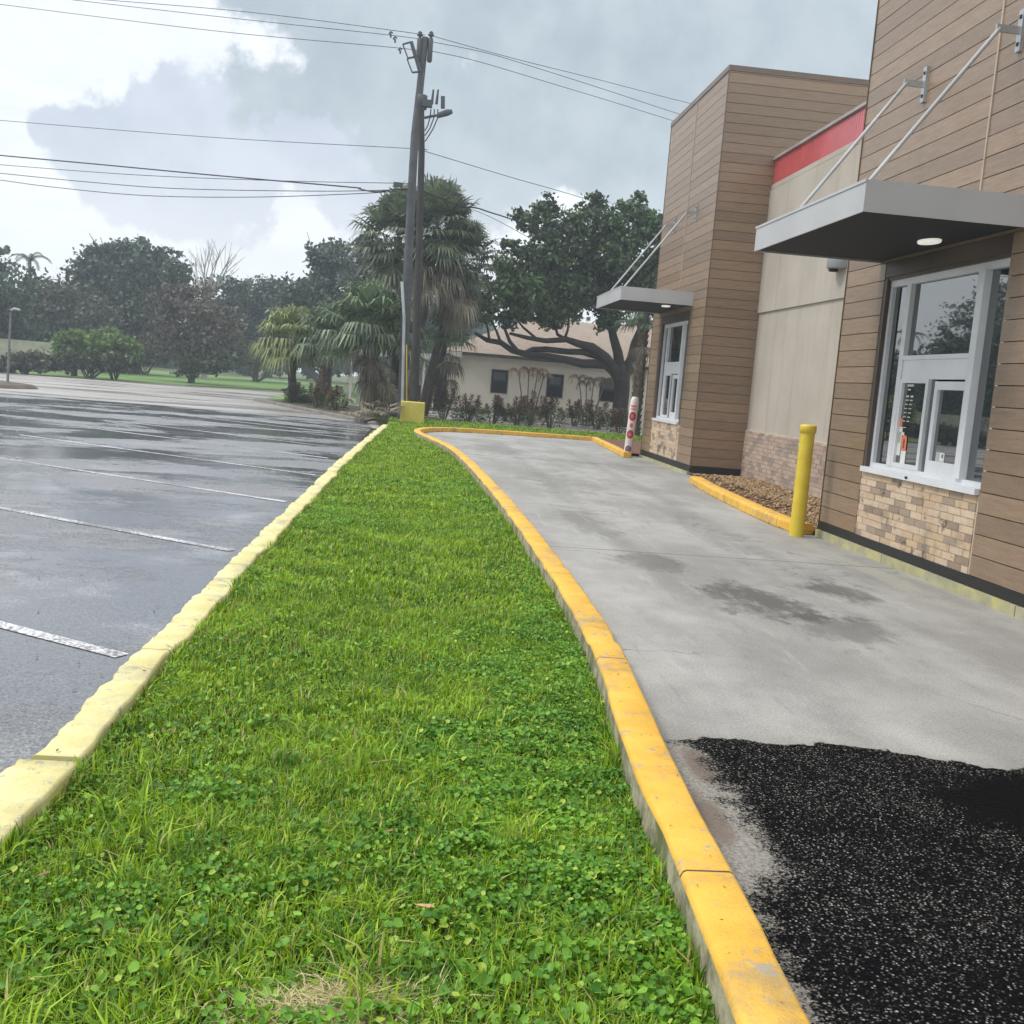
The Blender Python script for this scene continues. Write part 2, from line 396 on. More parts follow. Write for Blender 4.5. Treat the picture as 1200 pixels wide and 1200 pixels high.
# kerbs
def yellow(name, c, c2, worn=.3, dirt=(.25, .22, .15)):
    m = bpy.data.materials.new(name); t = NT(m)
    col = t.mix(t.ramp(t.noise(5, 6), .3, .7), c, c2)
    k = t.noise(38, 6, .7); col = t.mix(t.ramp(k, .60, .72, 0, worn + .3), col, dirt)
    k2 = t.noise(2.3, 7, .7); col = t.mix(t.ramp(k2, .48, .70, 0, worn * 1.5), col, sc3(dirt, .9))
    k3 = t.noise(13, 8, .75); col = t.mix(t.ramp(t.m('ADD', k3, t.m('MULTIPLY', k2, .25)), .715, .745, 0, .85), col, (.34, .32, .27))
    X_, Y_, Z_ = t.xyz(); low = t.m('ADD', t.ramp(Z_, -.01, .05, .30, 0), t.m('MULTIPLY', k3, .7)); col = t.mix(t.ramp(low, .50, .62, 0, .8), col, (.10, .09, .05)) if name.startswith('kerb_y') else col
    jt = t.m('ABSOLUTE', t.m('SUBTRACT', t.m('FRACT', t.m('MULTIPLY_ADD', Y_, .41, .3)), .5)); col = t.mix(t.m('LESS_THAN', jt, .0022), col, (.06, .05, .03))
    col = t.mix(t.ramp(t.noise(170, 4, .8), .56, .66, 0, .45), col, (.16, .13, .05))
    t.out(col, .7); t.bump(t.m('ADD', t.noise(120, 4), t.m('MULTIPLY', k3, 1.5)), .6, .004); return m
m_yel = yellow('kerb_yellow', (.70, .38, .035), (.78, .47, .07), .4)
m_yel2 = yellow('kerb_faded_yellow', (.60, .54, .22), (.72, .67, .36), .5, (.36, .33, .25))
m_conc = bpy.data.materials.new('kerb_concrete'); t = NT(m_conc)
col = t.mix(t.ramp(t.noise(9, 6, .7), .35, .65), (.17, .16, .10), (.44, .40, .28))
col = t.mix(t.ramp(t.noise(4, 5), .5, .7), col, (.12, .14, .05))
t.out(col, .85); t.bump(t.noise(60, 5), .5, .006)
def sweep_kerb(name, path, wl, wr, ztop, zbot, mats, bev=.018, jit=.004, seed=1, left_mi=1, right_mi=0, extra=None):
    """left side of the travel direction gets mats[left_mi]"""
    R = random.Random(seed); V = []; n = len(path); K = 8
    for i, (x, y) in enumerate(path):
        a = path[max(i - 1, 0)]; b = path[min(i + 1, n - 1)]
        tx, ty = b[0] - a[0], b[1] - a[1]; l = math.hypot(tx, ty); nx, ny = -ty / l, tx / l
        j1 = jit * (math.sin(y * 2.7 + seed) + .6 * math.sin(y * 7.3 + x) + .4 * math.sin(y * 17)) * .5; j2 = jit * (math.sin(y * 3.1 + seed * 2) + .6 * math.sin(y * 8.1) + .4 * math.sin(y * 19 + 1)) * .5; jz = jit * .3 * math.sin(y * 5 + seed)
        e = extra(i, x, y) if extra else (0, 0, 0)
        WL = wl + j1 + e[0]; WR = wr + j2 + e[1]; zt = ztop + jz + e[2]
        prof = [(WL, zbot), (WL, zt - bev * 1.2), (WL - bev * .4, zt - bev * .3), (WL - bev, zt), (-WR + bev, zt), (-WR + bev * .4, zt - bev * .3), (-WR, zt - bev * 1.2), (-WR, zbot)]
        for o, z in prof: V.append((x + nx * o, y + ny * o, z))
    mb = MB(); fs = []; 
    mb.v = V
    for i in range(n - 1):
        for k in range(K - 1):
            mb.f.append([i * K + k, i * K + k + 1, (i + 1) * K + k + 1, (i + 1) * K + k]); mb.mi.append(left_mi if k == 0 else (right_mi if k == 6 else 0)); mb.sm.append(k not in (0, 6))
    for b0, rev in ((0, 0), ((n - 1) * K, 1)):
        f = [b0 + k for k in range(K)]; mb.f.append(f[::-1] if not rev else f); mb.mi.append(0); mb.sm.append(False)
    return tag(mb.build(name, mats), kind='structure')
def chips(i, x, y):
    s = math.sin(y * 5.1 + x) * math.sin(y * 2.3)
    gap = -.02 if any(abs(y - q) < .07 and x < 1.3 for q in (5.85, 8.2, 11.3, 14.6, 19, 24)) else 0
    return (s * .006, s * .004, gap)
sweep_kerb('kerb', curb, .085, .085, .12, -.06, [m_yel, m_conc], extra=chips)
p2 = resample(smooth_path([(5.28, 31.05), (5.22, 30.2), (5.10, 27.5), (4.97, 25.2), (4.93, 24.3)], 1), .15)
sweep_kerb('kerb', p2[::-1], .09, .09, .125, -.03, [m_yel, m_yel], seed=3)
p3 = resample(smooth_path([(4.98, 18.35), (4.80, 16.6), (4.66, 14.2), (4.60, 12.9), (4.66, 12.12)], 1), .12)
sweep_kerb('kerb', p3, .11, .11, .13, -.03, [m_yel, m_yel], seed=4, bev=.025)
# faded scalloped kerb beside the lot
LC = resample([(-1.215, -3), (-1.22, 3.78)], .05); LC2 = resample([(-1.215, 3.84), (-1.20, 9), (-1.155, 13), (-1.13, 17), (-1.03, 22), (-.86, 29.5), (-.82, 31)], .05)
_ph = [rnd.uniform(0, 6) for _ in range(6)]
def scal(i, x, y):
    q = abs(math.sin(y * 2.9 + math.sin(y * 1.3) + _ph[0])) ** .5
    e = .020 * q - .018 + .010 * math.sin(y * 9.7 + _ph[1]) * math.sin(y * 3.1) + .007 * math.sin(y * 31) * math.sin(y * 4.4) + .004 * math.sin(y * 67)
    return (e, .008 * math.sin(y * 6.1 + _ph[2]) + .012 * math.sin(y * 2.2), .008 * math.sin(y * 4 + _ph[3]) + .004 * math.sin(y * 23))
sweep_kerb('kerb', LC, .095, .095, .045, -.12, [m_yel2, m_yel2], seed=5, extra=scal, bev=.014)
sweep_kerb('kerb', LC2, .085, .085, .035, -.12, [m_yel2, m_yel2], seed=6, extra=scal, bev=.014)

# painted bays
m = bpy.data.materials.new('white_paint'); t = NT(m)
k = t.noise(45, 6, .75); k2 = t.noise(1.3, 4, .6)
col = t.mix(t.ramp(t.m('ADD', k, t.m('MULTIPLY', k2, .45)), .62, .82), (.70, .71, .72), (.13, .13, .14)); t.out(col, .5)
m_white = m
st = []
SL = -.635
for (x0, y0, x1, wd) in [(-1.46, 5.68, -7.6, .10), (-1.47, 9.12, -7.4, .10), (-1.45, 12.68, -7.2, .10), (-1.42, 16.1, -6.95, .10), (-1.5, 19.35, -6.85, .10), (-1.45, 22.1, -6.75, .10), (-1.5, 25.5, -6.6, .10),
                     (-1.5, 27.0, -6.5, .12), (-1.45, 28.2, -5.6, .12), (-1.4, 29.3, -4.9, .12), (-1.35, 30.3, -4.0, .12), (-1.3, 31.2, -3.2, .12), (-1.3, 32.0, -2.6, .12)]:
    y1 = y0 + (x1 - x0) * SL; dx, dy = x1 - x0, y1 - y0; l = math.hypot(dx, dy); nx, ny = -dy / l * wd / 2, dx / l * wd / 2
    st.append([(x0 + nx, y0 + ny), (x1 + nx, y1 + ny), (x1 - nx, y1 - ny), (x0 - nx, y0 - ny)][::-1])
g = MB()
for q in st: g.poly(q, -.096)
hx0, hy0 = -6.5, 27.0 + (-6.5 + 1.5) * SL
g.poly([(-6.5, 30.12), (-6.35, 30.12), (-2.6, 32.9), (-2.75, 33.0)][::-1], -.0952)
tag(g.build('bay_markings', m_white), kind='structure')

# ------------------------------------------------------------------ restaurant
m_clad = bpy.data.materials.new('brown_cladding'); t = NT(m_clad)
gr = t.noise(9, 7, .65, t.vec(.35, .35, 4)); 
col = t.mix(t.ramp(gr, .3, .7), (.182, .118, .070), (.250, .172, .110))
col = t.mix(t.ramp(t.noise(110, 4, .7, t.vec(.3, .3, 1)), .42, .75, 0, .4), col, (.36, .27, .20))
q = t.m('MULTIPLY_ADD', t.pos.outputs['Random Per Island'], .30, .85)
h = t.n('ShaderNodeHueSaturation'); t.l(q, h.inputs['Value']); t.l(col, h.inputs['Color'])
t.out(h.outputs[0], .36, Specular_IOR_Level=.8); t.bump(t.noise(60, 4, .6, t.vec(.3, .3, 2)), .25, .003)
m_gap = M('panel_gap', (.065, .045, .033), .9)
m_dark = M('dark_base_trim', (.012, .012, .013), .6)
m_stucco = bpy.data.materials.new('tan_stucco'); t = NT(m_stucco)
col = t.mix(t.ramp(t.noise(.8, 6, .6), .3, .7), (.36, .325, .275), (.43, .39, .335))
col = t.mix(t.ramp(t.noise(2, 6, .6, t.vec(2.5, 2.5, .18)), .5, .75, 0, .5), col, (.27, .24, .20))
col = t.mix(t.ramp(t.noise(35, 5, .7), .45, .75, 0, .25), col, (.5, .46, .4))
t.out(col, .85); t.bump(t.noise(180, 3), .25, .003)
def brickmat(name, cs, grime):
    m = bpy.data.materials.new(name); t = NT(m)
    r = t.pos.outputs['Random Per Island']; rp = t.n('ShaderNodeValToRGB'); t.l(r, rp.inputs[0]); rp.color_ramp.interpolation = 'CONSTANT'
    e = rp.color_ramp.elements
    while len(e) < len(cs): e.new(.5)
    for i, c in enumerate(cs): e[i].position = i / len(cs); e[i].color = (*c, 1)
    col = t.mix(t.ramp(t.noise(30, 5, .7), .35, .7, 0, .45), rp.outputs[0], sc3(cs[0], .7))
    col = t.mix(t.ramp(t.noise(2.6, 5, .6), .55, .72, 0, grime * .6), col, (.10, .085, .07)); col = t.mix(t.ramp(t.m('ADD', t.noise(4.2, 7, .75), t.ramp(t.noise(1.1, 2), .4, .7, 0, .12)), .62, .68, 0, grime), col, (.06, .05, .045))
    t.out(col, .85); t.bump(t.noise(70, 5), .5, .004); return m
m_brick = brickmat('tan_brick', [(.55, .41, .27), (.60, .47, .33), (.52, .38, .25), (.57, .45, .33), (.26, .20, .155), (.62, .50, .37), (.55, .41, .29), (.32, .255, .20), (.58, .45, .32)], .8)
m_brick2 = brickmat('pinkish_brick', [(.42, .32, .25), (.46, .36, .285), (.38, .29, .23), (.45, .34, .27), (.27, .225, .20), (.48, .38, .30), (.41, .30, .24), (.30, .245, .21)], .3)
m_mort = M('mortar', (.50, .43, .34), .9)
m_alu = M('white_aluminium', (.66, .68, .71), .35, .05, 3)
m_alu_d = M('bare_aluminium', (.42, .44, .46), .35, .08, 3, metallic=.6)
m_rod = M('rod_grey', (.42, .43, .44), .4)
m_fascia = M('canopy_paint', (.43, .44, .45), .4, .06, 1.5)
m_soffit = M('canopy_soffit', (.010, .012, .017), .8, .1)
m_glass = bpy.data.materials.new('tinted_glass'); t = NT(m_glass); t.out((.010, .014, .017), .015, IOR=3.2)
m_reveal = M('brown_reveal', (.07, .05, .038), .5)
m_red = M('red_band', (.50, .075, .085), .22, .12, 1, ior=1.8)
m_coping = M('coping_metal', (.30, .29, .28), .4)

RB = tag(empty('restaurant_building', (5.4, 14, 0)), 'brown clad fast food restaurant with tan stucco wall, red band and two drive-through windows', 'building')
H = 7.69
# solid wall bodies
g = MB()
g.box(4.845, 14, 11.07, 12.075, .0, H - .03); g.box(4.845, 14, 0, 8.64, .0, H - .03); g.box(4.845, 14, 8.64, 11.07, 3.0, H - .03); g.box(4.845, 14, 8.64, 11.07, 0, .86); g.box(5.3, 14, 8.64, 11.07, .86, 3.0)
y0, y1 = 20.35, 24.95
g.box(5.415, 12, 24.1, y1 - .015, 0, H - .03); g.box(5.415, 12, y0 + .015, 21.5, 0, H - .03); g.box(5.415, 12, 21.5, 24.1, 3.16, H - .03); g.box(5.415, 12, 21.5, 24.1, 0, .92); g.box(5.85, 12, 21.5, 24.1, .92, 3.16)
g.box(9, 14, 24.9, 40, 0, 5)
g.build_each('wall_core', m_gap, RB)
def subtract(a, b, holes):
    segs = [(a, b)]
    for h0, h1 in holes:
        ns_ = []
        for s0, s1 in segs:
            if h1 <= s0 or h0 >= s1: ns_.append((s0, s1)); continue
            if s0 < h0: ns_.append((s0, h0))
            if h1 < s1: ns_.append((h1, s1))
        segs = ns_
    return segs
PITCH = .18
def boards_x(mb, X, ya, yb, z0, z1, holes, seams=()):
    k = 0; z = z0
    while z < z1 - .02:
        zt = min(z + PITCH, z1)
        hs = [(h[0], h[1]) for h in holes if z < h[3] - .01 and zt > h[2] + .01]
        for s0, s1 in subtract(ya, yb, hs):
            cuts = sorted([s0, s1] + [q for q in seams if s0 < q < s1 and z >= 3.0])
            for c0, c1 in zip(cuts[:-1], cuts[1:]):
                off = rnd.uniform(-.0012, .0012)
                mb.box(X + off, X + .03, c0 + .003, c1 - .003, z + .004, zt - .004)
        z = zt
def boards_y(mb, Y, xa, xb, z0, z1):
    z = z0
    while z < z1 - .02:
        zt = min(z + PITCH, z1); off = rnd.uniform(-.0012, .0012)
        mb.box(xa, xb, Y + off, Y + .012, z + .004, zt - .004); z = zt
g = MB(); boards_x(g, 4.81, 0, 12.085, .18, H - .1, [(8.64, 11.07, 0, 3.06)], (9.28, 6.1, 3.0)); 
boards_y(g, 12.076, 0, 0, .18, .2) if False else None
g.build('cladding', m_clad, RB)
g = MB(); boards_x(g, 5.38, 20.352, 24.95, .18, H - .1, [(21.5, 24.1, 0, 3.24)], (22.6,)); g.build('cladding', m_clad, RB)
g = MB(); boards_y(g, 20.333, 5.384, 12, .18, H - .1); g.build('cladding', m_clad, RB)
g = MB(); g.box(4.80, 4.86, 12.086, 12.10, .0, H - .1); g.box(5.372, 5.43, 24.951, 24.965, 0, H - .1); g.box(5.370, 5.384, 20.322, 20.350, .14, H - .1); g.build_each('corner_trim', M('corner_trim_mat', (.13, .09, .065), .5), RB)
g = MB(); g.box(4.800, 4.812, 9.268, 9.292, 3.33, H - .1); g.box(5.370, 5.382, 22.59, 22.612, 3.6, H - .1); g.build_each('seam_trim', M('seam_mat', (.42, .34, .27), .5), RB)
g = MB(); g.box(4.80, 14, 0, 12.12, H - .1, H); g.box(5.365, 12, 20.32, 24.98, H - .1, H); g.build_each('parapet_cap', M('cap_mat', (.16, .125, .10), .45), RB)
g = MB(); g.box(4.795, 4.85, 0, 12.09, .085, .18); g.box(5.366, 5.43, 20.33, 24.97, .06, .18); g.box(5.43, 6.41, 20.318, 20.34, .04, .18); g.build_each('base_trim', m_dark, RB)
g = MB(); g.box(4.76, 4.85, 0, 12.05, -.02, .085); g.box(5.33, 5.43, 20.36, 24.9, -.02, .06); g.build_each('footing', yellow('footing_paint', (.30, .30, .20), (.50, .46, .20), .8, (.35, .35, .31)), RB)
# stucco centre wall
g = MB(); g.box(6.43, 14, 12.07, 20.36, 0, 3.2); g.box(6.395, 14, 12.07, 20.345, 3.2, 5.50); g.box(6.41, 14, 12.07, 20.345, 5.515, 5.60); g.box(6.46, 14, 12.07, 20.345, 5.6, 6.05)
g.build('stucco_wall', m_stucco, RB)
g = MB()
yy = 12.08
while yy < 20.33:
    g.box(6.427, 6.46, yy, yy + .045, 5.605, 6.05); g.box(6.43, 6.46, yy + .045, yy + .09, 5.605, 6.05); yy += .09
g.build('red_band', m_red, RB)
g = MB(); g.box(6.38, 6.8, 12.08, 20.333, 6.05, 6.10); g.build_each('parapet_cap', m_coping, RB)
def bricks(mb, X, ya, yb, z0, z1, bl=.235, bh=.0735):
    row = 0; z = z0
    while z < z1 - .02:
        y = ya - (bl / 2 if row % 2 else 0)
        while y < yb:
            a, b = max(y, ya), min(y + bl, yb)
            if b - a > .02: mb.box(X + rnd.uniform(-.003, .003), X + .03, a + .0035, b - .0035, z + .0035, min(z + bh, z1) - .0035)
            y += bl
        z += bh; row += 1
g = MB(); bricks(g, 4.815, 8.68, 11.07, .105, .86, .236, .0686); o = g.build('brick_panel', m_brick, RB)
g = MB(); bricks(g, 5.385, 21.503, 24.098, .19, .92, .236, .073); g.build('brick_panel', m_brick, RB)
g = MB(); bricks(g, 6.39, 12.1, 20.33, .02, .95, .235, .0735); g.build('brick_panel', m_brick2, RB)
g = MB(); g.box(4.824, 4.85, 8.66, 11.07, .09, .86); g.box(5.394, 5.42, 21.37, 24.11, .1, .92); g.box(6.40, 6.43, 12.1, 20.33, 0, .955); g.build('mortar_backing', m_mort, RB)
# cladding beside the far brick is already cut out of the opening: flat infill panels
g = MB(); g.box(5.383, 5.42, 21.503, 21.62, .92, 3.24); g.box(5.383, 5.42, 23.94, 24.098, .92, 3.24); g.box(4.814, 4.85, 8.641, 11.069, 2.905, 3.06); g.box(5.384, 5.42, 21.62, 23.94, 3.08, 3.24); g.build_each('infill_panel', m_reveal, RB)

def dt_window(X, yl, yr, z0, z1, stickers):
    """yl = far (left in view) edge, yr = near edge"""
    W = yl - yr; Hh = z1 - z0
    root = MB()
    Yu = lambda u: yl - u * W
    Zu = lambda v: z0 + v * Hh
    def fr(u0, u1, v0, v1, a=.05, b=.12): root.box(X + a, X + b, Yu(u0), Yu(u1), Zu(v0), Zu(v1))
    fr(0, .022, 0, 1); fr(.978, 1, 0, 1); fr(.022, .978, .965, 1); fr(.022, .978, 0, .025)
    fr(.175, .212, .025, .965, .04, .12); fr(.785, .83, .025, .965, .02, .12)
    fr(.212, .785, .575, .597, .04, .12); fr(.212, .785, .478, .575, .055, .12)
    wn_ = root.build('service_window', m_alu, RB)
    g = MB(); 
    for u0, u1, v0, v1 in ((.022, .175, .025, .965), (.83, .978, .025, .965), (.212, .785, .597, .965)): g = MB(); g.box(X + .09, X + .10, Yu(u0), Yu(u1), Zu(v0), Zu(v1)); g.build('pane', m_glass, wn_, ORG[RB.name])
    # fixed sash
    g = MB(); a, b, c0, c1 = .212, .47, .025, .478; w_ = .022
    g.box(X + .045, X + .10, Yu(a), Yu(a + w_), Zu(c0), Zu(c1)); g.box(X + .045, X + .10, Yu(b - w_), Yu(b), Zu(c0), Zu(c1))
    g.box(X + .045, X + .10, Yu(a + w_), Yu(b - w_), Zu(c1 - .02), Zu(c1)); g.box(X + .045, X + .10, Yu(a + w_), Yu(b - w_), Zu(c0), Zu(c0 + .022)); g.build('fixed_sash', m_alu, wn_, ORG[RB.name])
    g = MB(); g.box(X + .075, X + .085, Yu(a + w_), Yu(b - w_), Zu(c0 + .022), Zu(c1 - .02)); g.build('pane', m_glass, wn_, ORG[RB.name])
    g = MB(); g.box(X + .05, X + .11, Yu(.47), Yu(.495), Zu(.025), Zu(.478)); g.build('meeting_stile', m_alu_d, wn_, ORG[RB.name])
    g = MB(); a, b = .515, .785; w_ = .028
    g.box(X + .06, X + .115, Yu(a), Yu(a + w_), Zu(c0), Zu(c1 - .01)); g.box(X + .06, X + .115, Yu(b - w_), Yu(b), Zu(c0), Zu(c1 - .01))
    g.box(X + .06, X + .115, Yu(a + w_), Yu(b - w_), Zu(c1 - .05), Zu(c1 - .01)); g.box(X + .06, X + .115, Yu(a + w_), Yu(b - w_), Zu(c0), Zu(c0 + .06)); g.build('sliding_sash', m_alu, wn_, ORG[RB.name])
    g = MB(); g.box(X + .09, X + .10, Yu(a + w_), Yu(b - w_), Zu(c0 + .06), Zu(c1 - .05)); g.build('pane', m_glass, wn_, ORG[RB.name])
    g = MB(); g.box(X + .005, X + .13, Yu(-.03), Yu(0), z0 - .03, z1 + .02); g.box(X + .02, X + .13, Yu(-.03), Yu(1.01), z1, z1 + .035); g.build('reveal', m_reveal, wn_, ORG[RB.name])
    g = MB(); g.box(X - .035, X + .12, Yu(-.02), Yu(1.0), z0 - .055, z0 - .001); g.build('sill', m_alu, wn_, ORG[RB.name])
    if stickers:
        xs = X + .073
        def card(n, mt, u, v, wd, hh, x=None, round_=True):
            g = MB(); x = xs if x is None else x; yc = Yu(u); zc = Zu(v); r = wd / 2
            pts = [(yc + r, zc), (yc + r, zc + hh - r * .6)]
            if round_: pts += [(yc + r * math.cos(q), zc + hh - r * .6 + r * .6 * math.sin(q)) for q in [math.pi * k / 8 for k in range(1, 8)]]
            else: pts += [(yc + r, zc + hh), (yc - r, zc + hh)]
            pts += [(yc - r, zc + hh - r * .6), (yc - r, zc)]
            nn = len(pts); g.add([(x, a_, b_) for a_, b_ in pts] + [(x + .0015, a_, b_) for a_, b_ in pts], [tuple(range(nn))[::-1], tuple(range(nn, 2 * nn))] + [(i, (i + 1) % nn, nn + (i + 1) % nn, nn + i) for i in range(nn)])
            return g.build(n, mt, wn_, ORG[RB.name])
        mw_ = M('sticker_white', (.75, .73, .70), .5, .03); mo = M('sticker_orange', (.80, .22, .10), .5, .1, 12); mg = M('sticker_grey', (.38, .44, .45), .5, .1)
        card('sticker', mw_, .243, .085, .10, .29); card('sticker_print', mo, .241, .235, .065, .08, xs - .002, False); card('sticker_print', M('sticker_grey_print', (.5, .45, .4), .5), .243, .15, .05, .11, xs - .002, False)
        card('sticker', mw_, .300, .04, .105, .14, xs - .003, False); card('sticker', mo, .298, .115, .105, .15, xs - .006); card('sticker_print', M('sticker_dark_red', (.25, .05, .04), .5), .298, .125, .03, .09, xs - .008, False)
        card('sticker', mg, .61, .085, .17, .09, X + .087, False); card('sticker_print', mw_, .625, .09, .075, .075, X + .085, False); card('sticker_print', m_dark, .63, .105, .022, .035, X + .083, False)
        g = MB(); R = random.Random(3)
        def dash(u, v, wd, hh): g.box(xs, xs + .001, Yu(u), Yu(u) - wd, Zu(v), Zu(v) - hh)
        for k in range(6): dash(.262 + k * .010, .452, .016, .022)
        dash(.285, .461, .07, .006); dash(.270, .428, .055, .013)
        for rw in range(7):
            v = .395 - rw * .0215; uu = .262 - rw * .0015
            for cx in (uu, uu + .040):
                for k in range(3): dash(cx + k * .0085, v, .014, .010 if rw else .018)
        dash(.25, .232, .10, .006); dash(.245, .205, .03, .03); dash(.265, .205, .045, .03); dash(.24, .165, .10, .007)
        g.build('sign_lettering', mw_, wn_, ORG[RB.name])
        g = MB(); g.lathe((0, 0, 0), [(.03, 0), (.03, .004)], 14); g.v = [(X - .036 - v[2], Yu(.45) + v[0], z0 - .027 + v[1] * .45) for v in g.v]; g.build('badge', m_dark, wn_, ORG[RB.name])
    return wn_
dt_window(4.81, 11.0, 8.66, .92, 2.87, True)
dt_window(5.38, 23.92, 21.64, .975, 3.06, False)

m_glow = bpy.data.materials.new('lit_diffuser'); t = NT(m_glow); t.out((.9, .9, .85), .4); t.b.inputs['Emission Color'].default_value = (1, .98, .9, 1); t.b.inputs['Emission Strength'].default_value = .4
def canopy(x0, xw, ya, yb, z0, z1, rods, lx, ly):
    g = MB(); th = .012
    g.box(x0, x0 + th, ya, yb, z0, z1); g.box(x0 + th, xw, ya, ya + th, z0, z1); g.box(x0 + th, xw, yb - th, yb, z0, z1); g.box(x0 + th, xw, ya + th, yb - th, z1 - .03, z1 - .015)
    g.box(x0 - .008, x0, ya - .008, yb + .008, z1 - .02, z1 + .004)
    c = g.build('canopy', m_fascia, RB)
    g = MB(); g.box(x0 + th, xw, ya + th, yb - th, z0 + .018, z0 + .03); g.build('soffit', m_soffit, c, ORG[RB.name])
    g = MB(); g.lathe((0, 0, 0), [(.15, -.004), (.16, .004), (.16, .02)][::-1], 24); g.v = [(lx + v[0] * .55, ly + v[1], z0 + .0 + v[2]) for v in g.v]; g.build('light_fixture', m_glow, c, ORG[RB.name])
    for yw, zw, yb_, xb_ in rods:
        g = MB(); g.tube([(xb_, yb_, z1 - .03), (xw - .20, yw, zw)], .018, 10); g.build('tie_rod', m_rod, c, ORG[RB.name])
        g = MB(); g.box(xw - .03, xw + .005, yw - .035, yw + .035, zw - .17, zw + .17); g.box(xw - .23, xw - .03, yw - .012, yw + .012, zw - .03, zw + .03)
        for s in (-.11, .11): g.box(xw - .038, xw - .03, yw - .014, yw + .014, zw + s - .014, zw + s + .014, 1)
        g.build('bracket', [m_alu_d, m_dark], c, ORG[RB.name])
    return c
canopy(3.42, 4.808, 8.43, 11.21, 3.07, 3.32, [(10.63, 4.75, 10.36, 3.50), (8.92, 4.74, 8.70, 3.50)], 4.55, 9.6)
canopy(3.90, 5.378, 21.36, 24.28, 3.32, 3.585, [(23.6, 5.2, 23.45, 3.98), (21.76, 5.2, 21.7, 3.98)], 5.0, 22.1)
g = MB(); 
prof = [(.0, 0), (.20, 0), (.22, .02), (.22, .42), (.0, .42)]
g.lathe((6.39, 16.35, 3.64), prof, 24); g.lathe((6.27, 16.35, 3.60), [(.0, 0), (.07, 0), (.075, .04), (0, .04)], 14, 1)
g.build('wall_light', [M('sconce_grey', (.34, .36, .38), .4), m_dark], RB)

# gravel bed
m_mulch = M('mulch', (.11, .045, .03), .95, .3, 20, .8, 60, c2=(.20, .10, .07))
g = MB(); g.poly([(4.65, 12.1), (6.43, 12.1), (6.43, 20.33), (5.35, 20.33), (5.3, 18.45), (5.05, 18.4), (4.8, 15.5)], .045); tag(g.build('mulch_bed', m_mulch), kind='structure')
fill_sheet('mulch_bed', [(5.2, 31.1), (5.05, 27.4), (4.95, 25.0), (5.4, 24.96), (9, 24.96), (9, 32.5), (5.3, 31.2)], .07, m_mulch)
def stones(n, region, size, name, matr, label):
    base = np.array([(1, 0, 0), (-1, 0, 0), (0, 1, 0), (0, -1, 0), (0, 0, 1), (0, 0, -1)], float)
    fc = np.array([(0, 2, 4), (2, 1, 4), (1, 3, 4), (3, 0, 4), (2, 0, 5), (1, 2, 5), (3, 1, 5), (0, 3, 5)])
    C = np.array([region() for _ in range(n)])
    S = size * rg.uniform(.6, 1.5, (n, 1, 1)) * rg.uniform(.5, 1.2, (n, 1, 3)); S[:, :, 2] *= .6
    J = base[None] * S * (1 + rg.uniform(-.25, .25, (n, 6, 1)))
    an = rg.uniform(0, 6.28, n); ca, sa = np.cos(an)[:, None], np.sin(an)[:, None]
    x = J[:, :, 0] * ca - J[:, :, 1] * sa; y = J[:, :, 0] * sa + J[:, :, 1] * ca
    V = np.stack([x, y, J[:, :, 2] + .3 * x * rg.uniform(-1, 1, (n, 1))], 2) + C[:, None]
    Fc = (fc[None] + 6 * np.arange(n)[:, None, None]).reshape(-1, 3)
    return tag(link(name, np_mesh(name, V.reshape(-1, 3), [Fc]), matr), label, 'gravel', kind='stuff')
def reg1():
    y = rnd.uniform(12.15, 19.6); xl = 4.72 + (y - 12.2) * .062 + .06
    x = xl + (6.40 - xl) * rnd.random() ** .85
    if x - xl < .38 and y > 14 and rnd.random() < .75: x = min(6.38, x + .45)
    return (x, y, .055 + rnd.random() * .035)
m_gravel = M('river_gravel', (.30, .20, .105), .8, .2, 5, .4, 60, island=.45)
stones(6500, reg1, .030, 'gravel', m_gravel, 'tan river gravel filling the bed below the stucco wall')

# ------------------------------------------------------------------ bollards and pole guard
m_bol = bpy.data.materials.new('bollard_yellow'); t = NT(m_bol)
col = t.mix(t.ramp(t.noise(6, 5), .3, .7), (.62, .46, .03), (.70, .54, .05)); col = t.mix(t.ramp(t.noise(22, 5, .7), .66, .72), col, (.62, .62, .58)); t.out(col, .35)
g = MB(); g.lathe((4.49, 11.93, 0), [(.082, -.02), (.082, 1.205)], 28); 
b = tag(g.build('bollard', m_bol, loc=(4.49, 11.93, 0)), 'plain yellow steel bollard beside the gravel bed', 'bollard')
g = MB(); g.lathe((4.49, 11.93, 0), [(.082, 1.20), (.094, 1.203), (.096, 1.275), (.090, 1.288), (.05, 1.298)], 28); g.build('cap', m_bol, b)
g = MB(); 
B2 = (5.02, 24.75, 0)
m_wrap = bpy.data.materials.new('printed_sleeve'); t = NT(m_wrap); X, Y, Z = t.xyz()
t.out(t.mix(t.ramp(t.noise(4, 4), .3, .7), (.66, .60, .57), (.76, .68, .66)), .4)
g.lathe(B2, [(.088, .09), (.095, .12), (.102, 1.15), (.098, 1.30), (.075, 1.39), (.05, 1.41)], 24)
b2 = g.build('bollard', m_wrap, loc=B2); tag(b2, 'white bollard in a sleeve printed with red medallions, at the far tower corner', 'bollard')
g = MB(); g.lathe(B2, [(.075, -.02), (.075, .095)], 16); g.build('post_foot', M('foot_grey', (.45, .44, .42), .7), b2)
mr = M('sleeve_red', (.33, .03, .05), .4, .35, 18); mp_ = M('sleeve_purple', (.16, .09, .20), .4, .3, 18); mr2 = M('sleeve_light_red', (.62, .13, .12), .4, .25, 30)
